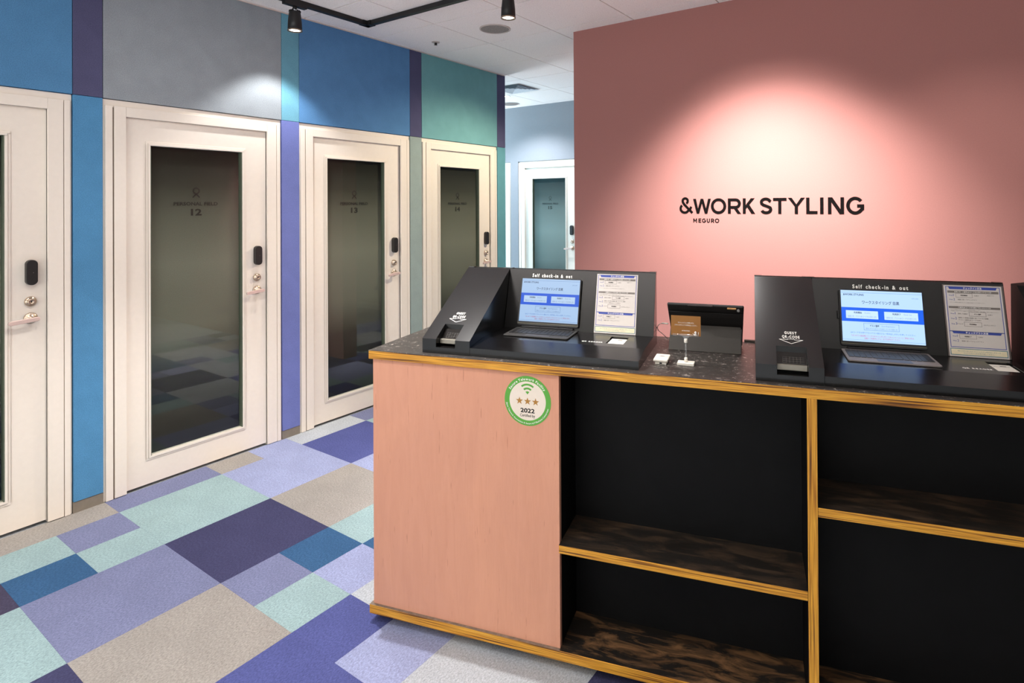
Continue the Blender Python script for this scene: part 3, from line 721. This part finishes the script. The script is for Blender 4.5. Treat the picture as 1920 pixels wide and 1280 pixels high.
make_tablet(-1.134, 0, 0, plain('charcoal_folio', rgb(44, 42, 40), .6), plain('black_keys', rgb(26, 25, 25), .4), .62, 'tablet with black keyboard showing a blue check-in screen in the left terminal', 0, plain('charcoal_trackpad', rgb(58, 55, 54), .45))
make_tablet(.011, .024, .016, plain('grey_folio', rgb(128, 120, 116), .5), plain('dark_grey_keys', rgb(52, 50, 50), .4), .86, 'tablet with grey keyboard showing a blue check-in screen in the right terminal', 0, plain('slate_trackpad', rgb(78, 80, 92), .4))  # same charcoal folio as the left one, light on it painted as grey

# instruction sheets
M_PAPER = plain('white_paper', rgb(206, 198, 191), .7, var=.015); M_PBLUE = plain('print_blue', rgb(56, 74, 158), .6, var=.02)
M_PGREY = plain('print_grey', rgb(118, 110, 104), .6); M_PTEAL = plain('print_teal', rgb(52, 118, 132), .6); M_PCREAM = plain('print_cream', rgb(232, 218, 184), .6)
M_PINK_ = plain('print_ink', rgb(52, 46, 46), .6)
def make_sheet(u, x0, x1, label, framed):
    t_ = empty('instruction_sheet', W(u + x0, VT + LV0, 1.0432), PH, label=label, cat='notice', group='check-in instruction sheets')
    wd = x1 - x0; h = .226
    def lean(mb, nm, mt, k, fix=False):
        if isinstance(mb, list): return [lean(q, nm, mt, k, fix) for q in mb]
        o = mb.build(nm, mt, t_, fix=fix); off = .0020 + k * .00018; o.rotation_euler = (LA, 0, 0); o.location = (0, -off * sin(LA), off * cos(LA)); return o
    if framed: lean(MB().box(-.004, wd + .005, .0006, h + .003, -.0004, 0), 'clear_holder', plain('grey_holder', rgb(92, 82, 78), .4), 0, True)
    lean(MB().box(0, wd, 0, h, 0, .0006), 'paper', M_PAPER, 0, True)
    X = lambda a: wd * a; Y = lambda a: h * a; k0 = 5
    b = []
    for (yb, yt, ob) in ((.945, .985, .345), (.318, .355, .128)):
        poly2(b, [(X(.10), Y(yb)), (X(.90), Y(yb)), (X(.925), Y(yt)), (X(.075), Y(yt))])
        frame2(b, X(.03), X(.97), Y(ob), Y(yt), .0018)
    lean(b, 'blue_print', M_PBLUE, k0)
    g_ = []; rect2(g_, X(.06), X(.94), Y(.892), Y(.925)); rect2(g_, X(.06), X(.94), Y(.672), Y(.702)); lean(g_, 'grey_print', M_PGREY, k0)
    tq = MB(); frame2(tq, X(.02), X(.98), Y(.022), Y(.112), .0018); lean(tq, 'teal_print', M_PTEAL, k0)
    cq = MB(); rect2(cq, X(.03), X(.97), Y(.028), Y(.106)); lean(cq, 'cream_print', M_PCREAM, k0 - 1)
    wt = []; put_text(wt, 'チェックイン方法', X(.34), X(.66), Y(.950), Y(.978), .02, 2); put_text(wt, 'チェックアウト方法', X(.31), X(.69), Y(.322), Y(.349), .02, 2)
    put_text(wt, '会員の方・入館用QRコードをお持ちのゲストの方', X(.18), X(.82), Y(.899), Y(.918), .01, 1); put_text(wt, '入館用QRコードをお持ちでないゲストの方', X(.22), X(.78), Y(.678), Y(.696), .01, 1)
    lean(wt, 'white_lettering', M_WHITE, k0 + 1)
    bl = []
    for y, n_ in ((.845, 1), (.785, 2), (.585, 1), (.515, 2), (.440, 3), (.270, 1), (.205, 2)):
        put_text(bl, 'Step', X(.08), X(.145), Y(y), Y(y + .02), .01, 1); put_text(bl, str(n_), X(.155), X(.163 if n_ == 1 else .180), Y(y), Y(y + .032), .0, 2)
    lean(bl, 'blue_lettering', M_PBLUE, k0 + 1)
    ik = []; fr_ = []
    for xa, xb, y, s in ((.20, .49, .850, '利用開始'), (.40, .69, .588, 'ゲスト登録'), (.30, .60, .445, '利用開始'), (.20, .49, .272, '利用終了')):
        frame2(fr_, X(xa), X(xb), Y(y - .022), Y(y + .040), .0008); c_ = (xa + xb) / 2; put_text(ik, s, X(c_ - .06), X(c_ + .06), Y(y - .001), Y(y + .019), .03, 1)
    for s, xa, xb, y in (('を押す', .52, .60, .848), ('画面に従ってチェックイン', .23, .56, .790), ('招待した会員が', .21, .375, .588), ('を押す', .72, .80, .586),
                         ('招待した会員が画面に従ってゲスト登録', .21, .72, .532), ('ゲスト入館用QRコードを発行', .21, .60, .502), ('ゲストが', .19, .28, .445), ('からチェックイン', .63, .83, .442),
                         ('を押す', .52, .60, .270), ('画面に従ってチェックアウト', .23, .60, .208)):
        put_text(ik, s, X(xa), X(xb), Y(y), Y(y + .018), .0, 1)
    put_text(ik, '会員サイト', X(.74), X(.86), Y(.858), Y(.872), 0, 1)
    lean(ik, 'black_lettering', M_PINK_, k0 + 1); lean(fr_, 'button_outline', M_PGREY, k0)
    sm = []; put_text(sm, 'ゲスト登録は会員にてゲスト登録をお願いします', X(.09), X(.60), Y(.647), Y(.659), 0, 1); put_text(sm, '会員以外の方だけでのご登録はできません。必ず会員と一緒に画面の手順でお進みください。', X(.09), X(.90), Y(.628), Y(.640), 0, 1)
    put_text(sm, '※カードの情報が変更となっている場合は会員サイトでご確認ください。', X(.09), X(.70), Y(.752), Y(.762), 0, 1)
    lean(sm, 'grey_lettering', M_PGREY, k0 + 1)
    tl = []; put_text(tl, '何かございましたらコンシェルジュ呼び出しボタンで', X(.14), X(.86), Y(.070), Y(.088), 0, 1); put_text(tl, 'コンシェルジュをお呼び出しください。', X(.24), X(.76), Y(.044), Y(.061), 0, 1)
    lean(tl, 'teal_lettering', M_PTEAL, k0 + 1)
    return t_
make_sheet(-1.134, .5625, .7235, 'printed check-in instruction sheet on the back panel of the left terminal', False)
make_sheet(.011, .588, .748, 'printed check-in instruction sheet in a holder on the right terminal', True)

# ================================================================ THINGS BETWEEN THE TERMINALS
# tablet in a folio case, seen from behind
tb = empty('cased_tablet', W(-.161, 2.20, 1.0006), PH, label='black cased tablet standing with its back to the room between the two terminals', cat='tablet')
def leanbox(name, mat, x0b, x1b, x0t, x1t, v0, z0, v1, z1, th, par, bev=.003):
    d = Vector((0, v1 - v0, z1 - z0)).normalized(); nrm = Vector((0, -d.z, d.y)) * th
    q = [Vector((x0b, v0, z0)), Vector((x1b, v0, z0)), Vector((x1t, v1, z1)), Vector((x0t, v1, z1))]
    vs = q + [p - nrm for p in q]; m_ = MB(); m_.add(vs, [(0, 1, 2, 3), (7, 6, 5, 4), (0, 4, 5, 1), (1, 5, 6, 2), (2, 6, 7, 3), (3, 7, 4, 0)]); return m_.build(name, mat, par, bev, 3)
M_CASE = plain('black_leather_case', rgb(24, 21, 20), .5, bmp=.1, nscale=300); M_FLAP = plain('charcoal_case_flap', rgb(52, 48, 42), .65, bmp=.1, nscale=300)
leanbox('case_shell', M_CASE, -.128, .128, -.136, .136, .085, .002, -.010, .163, .012, tb, .005)
leanbox('kickstand_flap', M_FLAP, -.128, .126, -.126, .124, -.036, .001, .0245, .084, .003, tb, .001)
leanbox('case_seam', M_CASE, -.130, .130, -.131, .131, .008, .118, -.002, .135, .0012, tb, .0004).location = (0, -.0016, 0)
leanbox('screen_glass', plain('grey_screen_reflection', rgb(120, 118, 120), .3), .098, .1265, .1255, .1265, .020, .010, .030, .076, .001, tb, 0)  # light triangle in the gap behind the flap, painted as a pale patch
box('spine', M_CASE, tb, -.060, .030, -.020, .004, .1585, .1645, .003)
o = MB(); o.lathe([(.0055, 0), (.0055, .002), (.0035, .0022)], 20, 'Y', (.117, -.0105, .150)); o.build('camera_lens', M_GREY, tb)
box('button_cutout', plain('bronze_side_button', rgb(176, 130, 80), .4, .5), tb, .078, .110, -.0155, -.012, .153, .1595, .002)
# charging cable of the tablet
cb_ = empty('charging_cable', W(-.31, 2.30, 1.0), PH, label='white and grey charging cable plugged into the left side of the cased tablet', cat='cable')
def CP(u, v, z): return (u + .31, v - 2.30, z - 1.0)
MB().tube([CP(-.3005, 2.245, 1.079), CP(-.324, 2.25, 1.0785)], .0028, 10).build('plug', M_WPLASTIC, cb_)
pts = [CP(*p) for p in ((-.321, 2.25, 1.0785), (-.332, 2.25, 1.0755), (-.340, 2.25, 1.068), (-.3425, 2.255, 1.057), (-.338, 2.26, 1.046), (-.328, 2.27, 1.036), (-.318, 2.28, 1.024), (-.311, 2.30, 1.010), (-.302, 2.318, 1.004), (-.27, 2.328, 1.0025))]
MB().tube(pts, .0014, 8).build('cord', plain('pale_grey_cord', rgb(188, 180, 172), .5), cb_)
MB().tube([CP(-.365, 2.262, 1.072), CP(-.352, 2.262, 1.068), CP(-.344, 2.258, 1.058), CP(-.339, 2.257, 1.048)], .0015, 8).build('cord', plain('black_cord', rgb(30, 28, 28), .5), cb_)

# card stand and card
hs = empty('card_stand', W(-.207, 1.980, 1.0), PH, label='small clear clip stand with a white block foot in front of the cased tablet', cat='stand')
MB().box(-.0275, .0275, -.018, .018, 0, .0095).build('foot', M_WPLASTIC, hs, bev=.002, seg=2)
MB().box(-.020, .020, -.003, .003, .0095, .0105).build('foot_slot', M_WPLASTIC, hs, bev=.0004, seg=1)
MB().lathe([(.0055, .0105), (.0055, .022), (.004, .024)], 16, 'Z').build('sleeve', M_WPLASTIC, hs)
MB().lathe([(.0030, .020), (.0030, .074)], 12, 'Z').build('stem', M_ACRYL, hs)
MB().lathe([(.0045, .072), (.0058, .074), (.0058, .084), (.0045, .086)], 16, 'Z').build('sleeve', M_WPLASTIC, hs)
m_ = MB(); m_.prism_y(-.003, .003, [(-.004, .085), (.004, .085), (.013, .096), (-.013, .096)]); m_.build('clip_neck', M_ACRYL, hs)
for x0, x1 in ((-.043, -.028), (-.023, .020), (.024, .042)):
    MB().box(x0, x1, -.004, .004, .0945, .1015).build('clip_jaw', M_ACRYL, hs, bev=.0008, seg=1)
MB().tube([(-.028, 0, .0985), (-.023, 0, .0985)], .0025, 8).tube([(.020, 0, .098), (.024, 0, .098)], .0025, 8).build('clip_spring', M_STEEL, hs)
m_ = MB(); m_.lathe([(.0005, .113), (.0035, .111), (.0042, .1085), (.0035, .106), (.0030, .104), (.0055, .101), (.0055, .0995)], 14, 'Z', (.032, -.004, 0)); m_.tube([(.041, -.004, .1), (.041, -.004, .110)], .0009, 6).tube([(.026, -.004, .1), (.0235, -.004, .106)], .0009, 6); m_.build('clear_ornament', plain('milky_clear_plastic', rgb(222, 216, 208), .3), hs)
cd = empty('brown_card', W(-.207, 1.983, 1.0945), PH, label='small brown card with two lines of white text held in the clip stand', cat='card')
MB().box(-.0485, .048, -.0003, .0003, .001, .0665).build('card', plain('brown_card_stock', rgb(150, 98, 34), .6, var=.05), cd)
tx = []; put_text(tx, 'コンシェルジュに御用の方は', -.026, .026, .041, .046, 0, 1); put_text(tx, 'こちらのボタンにてお呼び出しください。', -.037, .037, .033, .038, 0, 1); put_text(tx, '&WORK STYLING', -.013, .013, .0155, .0185, .02, 1)
for q_ in tx: lettering_xz('lettering', q_, M_WHITE, cd, (0, -.0006, 0))
# call button
bl = empty('call_button', W(-.287, 1.990, 1.0), PH, label='small white call button box at the right foot of the left terminal', cat='button')
MB().box(-.0185, .0185, -.034, .030, 0, .010).build('base', M_WPLASTIC, bl, bev=.001, seg=1)
MB().box(-.024, .024, -.040, .036, .010, .0185).build('lid', M_WPLASTIC, bl, bev=.003, seg=3)
m_ = MB(); m_.prism_z(.0185, .019, [(-.010, .003), (-.005, .0075), (0, .009), (.005, .0075), (.010, .003), (0, .001)]); m_.build('sensor_mark', M_GREY, bl)
box('socket', M_BLACKP, bl, -.004, .004, -.0346, -.0338, .002, .007)
box('lid_groove', plain('cream_groove', rgb(200, 184, 160), .6), bl, .008, .0236, .0005, .002, .0183, .0188)

# ================================================================ WALL SIGN
sg = empty('wall_sign', (-1.488, YP - .0, 1.413), 0, label='black cut-out wall sign reading &WORK STYLING MEGURO on the pink wall', cat='sign')
SX, SZ = -1.488, 1.413
M_SIGN = plain('matt_black_sign', rgb(15, 11, 10), .9, spec=.08)
H = .0965; ZB = 1.4710 - SZ; SW = .0178
def letter(strokes, wd=SW, z=ZB, name='letter'):
    mb = MB()
    for k, s in enumerate(strokes):
        one = MB()
        if s[0] == 'P': one.prism_y(0, .0022, [(x - SX, zz + z) for x, zz in s[1]])
        else: one.stroke([(x - SX, zz + z) for x, zz in s[0]], wd, s[1] if len(s) > 1 else False, d=.0022)
        mb.merge(one, Matrix.Translation((0, -.00012 * k, 0)))
    o = mb.build(name, M_SIGN, sg, fix=True); o.location = (0, -.0025, 0); return o
h = SW / 2
# ampersand: one looping stroke
am = arc(-1.4475, .083, .0175, -45, 195, 20) + [(-1.4625, .073), (-1.452, .058), (-1.3985, .0045)]
letter([(am,), ([(-1.4400, .068), (-1.4350, .0705)],), (arc(-1.4510, .0335, .0285, 130, 300, 20, .0265) + [(-1.428, .018), (-1.413, .030), (-1.4065, .046)],)], .0155, name='ampersand')
q_ = .0092
for_w = [((-1.3931, H), (-1.3600, 0)), ((-1.3337, H), (-1.3600, 0)), ((-1.3337, H), (-1.3072, 0)), ((-1.2743, H), (-1.3072, 0))]
letter([('P', [(-1.3931, H), (-1.3745, H), (-1.3530, 0), (-1.3690, 0)]), ('P', [(-1.3425, H), (-1.3250, H), (-1.3530, 0), (-1.3690, 0)]),
        ('P', [(-1.3425, H), (-1.3250, H), (-1.2985, 0), (-1.3145, 0)]), ('P', [(-1.2925, H), (-1.2743, H), (-1.2985, 0), (-1.3145, 0)])])
letter([(arc((-1.2743 - 1.1755) / 2, H / 2, .0494 - h, 0, 360, 40, H / 2 - h + .002)[:-1], True)])
letter([([(-1.1644 + h, 0), (-1.1644 + h, H)],), ([(-1.1644 + h, H - h), (-1.118, H - h)] + arc(-1.1155, H - h - .0235, .0235, 90, -90, 14) + [(-1.1644 + h, H - 2 * .0235 - h)],), ('P', [(-1.1345, .044), (-1.1130, .044), (-1.0827, 0), (-1.1040, 0)])])
letter([([(-1.0709 + h, 0), (-1.0709 + h, H)],), ('P', [(-1.0215, H), (-.9985, H), (-1.0531, .0290), (-1.0531, .0540)]), ('P', [(-1.0440, .0690), (-1.0310, .0560), (-.9955, 0), (-1.0180, 0), (-1.0500, .0500)])])
S_ = [(-.9030, .0745)] + arc(-.9325, .0715, .0255, 20, 180, 14, .0195) + [(-.9560, .062), (-.9470, .0545), (-.9180, .0435)] + arc(-.9300, .0275, .0270, 30, -160, 16, .0205)
letter([(S_,)])
letter([([(-.889, H - h), (-.8114, H - h)],), ([(-.8502, 0), (-.8502, H - .004)],)])
letter([('P', [(-.8034, H), (-.7825, H), (-.7471, .044), (-.7471, .036), (-.7649, .036), (-.7649, .044)]), ('P', [(-.7087, H), (-.7296, H), (-.7649, .044), (-.7649, .036), (-.7471, .036), (-.7471, .044)]), ([(-.7560, 0), (-.7560, .043)],)])
letter([([(-.7013 + h, H), (-.7013 + h, h), (-.64, h)],)])
letter([([(-.6167, 0), (-.6167, H)],)])
letter([([(-.5838 + h, 0), (-.5838 + h, H)],), ([(-.5002 - h, 0), (-.5002 - h, H)],), ('P', [(-.5838, H), (-.5610, H), (-.5002, 0), (-.5230, 0)])])
letter([(arc(-.4435, H / 2, .0452 - h, 38, 322, 34, H / 2 - h + .002) + [(-.3987 - h, .029), (-.3987 - h, .0465)],), ([(-.4330, .0465), (-.3987, .0465)],)])
mw = .0052; H2 = .0262; mz = 0.0005
def L2(strokes): letter(strokes, mw, mz)
q = mw / 2
L2([([(-1.3924 + q, 0), (-1.3924 + q, H2)],), ([(-1.3677 - q, 0), (-1.3677 - q, H2)],), ('P', [(-1.3924, H2), (-1.3868, H2), (-1.3775, .007), (-1.3825, .007)]), ('P', [(-1.3733, H2), (-1.3677, H2), (-1.3775, .007), (-1.3825, .007)])])
L2([([(-1.3397, H2 - q), (-1.3575 + q, H2 - q), (-1.3575 + q, q), (-1.3397, q)],), ([(-1.3575, H2 / 2), (-1.342, H2 / 2)],)])
L2([(arc(-1.3207, H2 / 2, .0133 - q, 40, 330, 20) + [(-1.3074 - q, .012)],), ([(-1.318, .012), (-1.3074, .012)],)])
L2([([(-1.3017 + q, H2)] + arc(-1.2918, .0100, .0099 - q, 180, 360, 12) + [(-1.2819 - q, H2)],)])
L2([([(-1.2743 + q, 0), (-1.2743 + q, H2)],), ([(-1.2743 + q, H2 - q), (-1.263, H2 - q)] + arc(-1.2625, H2 - q - .006, .006, 90, -90, 8) + [(-1.2743 + q, H2 - q - .012)],), ([(-1.263, .011), (-1.256, 0)],)])
L2([(arc(-1.2347, H2 / 2, .0138 - q, 0, 360, 24)[:-1], True)])

# ================================================================ CEILING FITTINGS
rl = empty('track_rail', (-3.36, 2.655, ZC), 0, label='black L-shaped lighting track on the ceiling', cat='light track')
def rail(x0, x1, y0, y1): 
    o = MB().box(x0, x1, y0, y1, -.030, 0).build('rail', M_RAIL, rl, bev=.001, seg=1)
rail(-.0175, .0175, -3.1, -.05); rail(.05, 4.2, -.0175, .0175)
m_ = MB().box(-.022, .055, -.022, .022, -.032, 0).box(-.022, .022, -.055, .022, -.032, 0); m_.build('corner_joint', M_RAIL, rl)
def spot_head(loc, rz, label, seen=True):
    t_ = empty('track_spotlight', loc, rz, label=label, cat='spotlight', group='spotlights on the ceiling track')
    box('adapter', M_RAIL, t_, -.018, .018, -.075, .075, .148, .172, .003)
    MB().lathe([(.013, .148), (.013, .138)], 16, 'Z').build('swivel', M_RAIL, t_)
    for s in (-1, 1):
        MB().tube([(0, s * .004, .140), (0, s * .016, .130), (0, s * .018, .108), (0, s * .018, .09)], .0028, 6).build('yoke_arm', M_RAIL, t_)
    bd = MB().lathe([(.0, .116), (.032, .116), (.034, .110), (.040, .052), (.042, .0), (.039, .0), (.035, .012)], 36, 'Z', cap=False).build('lamp_body', M_RAIL, t_)
    fn = MB()
    for k in range(14):
        a = 2 * pi * k / 14; c_, s_ = cos(a), sin(a)
        fn.add([(c_ * .020 - s_ * .001, s_ * .020 + c_ * .001, .114), (c_ * .020 + s_ * .001, s_ * .020 - c_ * .001, .114), (c_ * .0355 + s_ * .001, s_ * .0355 - c_ * .001, .114), (c_ * .0355 - s_ * .001, s_ * .0355 + c_ * .001, .114),
                (c_ * .020 - s_ * .001, s_ * .020 + c_ * .001, .124), (c_ * .020 + s_ * .001, s_ * .020 - c_ * .001, .124), (c_ * .034 + s_ * .001, s_ * .034 - c_ * .001, .124), (c_ * .034 - s_ * .001, s_ * .034 + c_ * .001, .124)],
               [(0, 1, 2, 3), (7, 6, 5, 4), (0, 4, 5, 1), (1, 5, 6, 2), (2, 6, 7, 3), (3, 7, 4, 0)])
    fn.build('cooling_fin', M_RAIL, bd)['kind'] = 'stuff'
    MB().lathe([(.0425, .004), (.0435, .0), (.0435, -.003), (.0395, -.004), (.036, -.001)], 36, 'Z', cap=False).build('rim', plain('bronze_rim', rgb(150, 130, 110), .3, .8), t_)
    MB().lathe([(.036, .003), (.0, .003)], 36, 'Z', cap=False).build('lens', emis('lamp_lens', (1, .86, .72, 1), 1.6), t_)
    MB().lathe([(.0265, .0005), (.0, .0005)], 28, 'Z', cap=False).build('led', emis('lamp_led', (1, .95, .88, 1), 5), t_)
    return t_
spot_head((-3.36, 2.107, 2.622), 0, 'black track spotlight in front of the wall panels between doors 12 and 13')
spot_head((-2.107, 2.65, 2.613), pi / 2, 'black track spotlight hanging beside the pink wall above the round ceiling speaker')
def speaker(loc, r, label):
    t_ = empty('ceiling_speaker', loc, 0, label=label, cat='speaker', group='round ceiling speakers')
    MB().lathe([(r, 0), (r, -.004), (r * .93, -.007), (r * .90, -.003), (r * .90, 0)], 48, 'Z', cap=False).build('rim', plain('speaker_rim', rgb(190, 176, 168), .6), t_)
    m, t, b = nt('perforated_grille'); vv = t.nodes.new('ShaderNodeTexVoronoi'); vv.inputs['Scale'].default_value = 260
    t.links.new(tex(t), vv.inputs['Vector']); t.links.new(ramp(t, vv.outputs['Distance'], [(.25, rgb(96, 88, 84)), (.5, rgb(148, 138, 132))]), b.inputs['Base Color']); b.inputs['Roughness'].default_value = .7
    MB().lathe([(r * .91, -.002), (r * .6, -.006), (0, -.007)], 48, 'Z', cap=False).build('grille', m, t_)
speaker((-2.735, 3.285, ZC), .113, 'round grey speaker in the ceiling between the track corner and the pink wall')
speaker((-4.60, 5.82, ZC), .113, 'round speaker in the corridor ceiling beside the wall end')
sp = empty('sprinkler_head', (-3.339, 3.286, ZC), 0, label='small sprinkler head in the ceiling near the booth wall', cat='sprinkler')
MB().lathe([(.032, 0), (.030, -.004), (.014, -.006)], 28, 'Z').build('escutcheon', plain('sprinkler_plate', rgb(190, 176, 168), .5), sp)
MB().lathe([(.011, -.006), (.010, -.016), (.006, -.020)], 16, 'Z').build('nozzle', plain('dark_nozzle', rgb(60, 54, 50), .4, .6), sp)
MB().lathe([(.0, -.024), (.013, -.023), (.013, -.021), (0, -.020)], 16, 'Z').build('deflector', plain('dark_nozzle', rgb(60, 54, 50), .4, .6), sp)
vt = empty('ceiling_vent', (-3.95, 5.085, ZC), 0, label='square louvred air vent in the corridor ceiling', cat='vent')
M_VENT = plain('vent_white', rgb(206, 208, 212), .5)
for k in range(5):
    a = .19 - k * .034; b_ = a - (.031 if k else .024); z0 = -.004 - k * .0; zi = .010
    m_ = MB()
    for s in range(4):
        ra = Matrix.Rotation(s * pi / 2, 4, 'Z')
        m_.merge(MB().add([(-a, -a, z0 - .006), (a, -a, z0 - .006), (b_, -b_, zi - .012), (-b_, -b_, zi - .012), (-a, -a, z0 - .004), (a, -a, z0 - .004), (b_, -b_, zi - .010), (-b_, -b_, zi - .010)],
                          [(0, 1, 2, 3), (7, 6, 5, 4), (0, 4, 5, 1), (1, 5, 6, 2), (2, 6, 7, 3), (3, 7, 4, 0)]), ra)
    m_.build('louvre', M_VENT, vt)
box('throat', plain('vent_dark', rgb(110, 118, 126), .8), vt, -.17, .17, -.17, .17, -.0015, -.0005)
dl = empty('downlight', (-4.315, 5.39, ZC), 0, label='small lit recessed downlight in the corridor ceiling behind the vent', cat='downlight')
MB().lathe([(.040, 0), (.040, -.003), (.034, -.004), (.032, 0)], 32, 'Z', cap=False).build('trim_ring', M_VENT, dl)
MB().lathe([(.033, -.002), (0, -.002)], 32, 'Z', cap=False).build('lens', emis('downlight_lens', (1, .88, .7, 1), 6), dl)
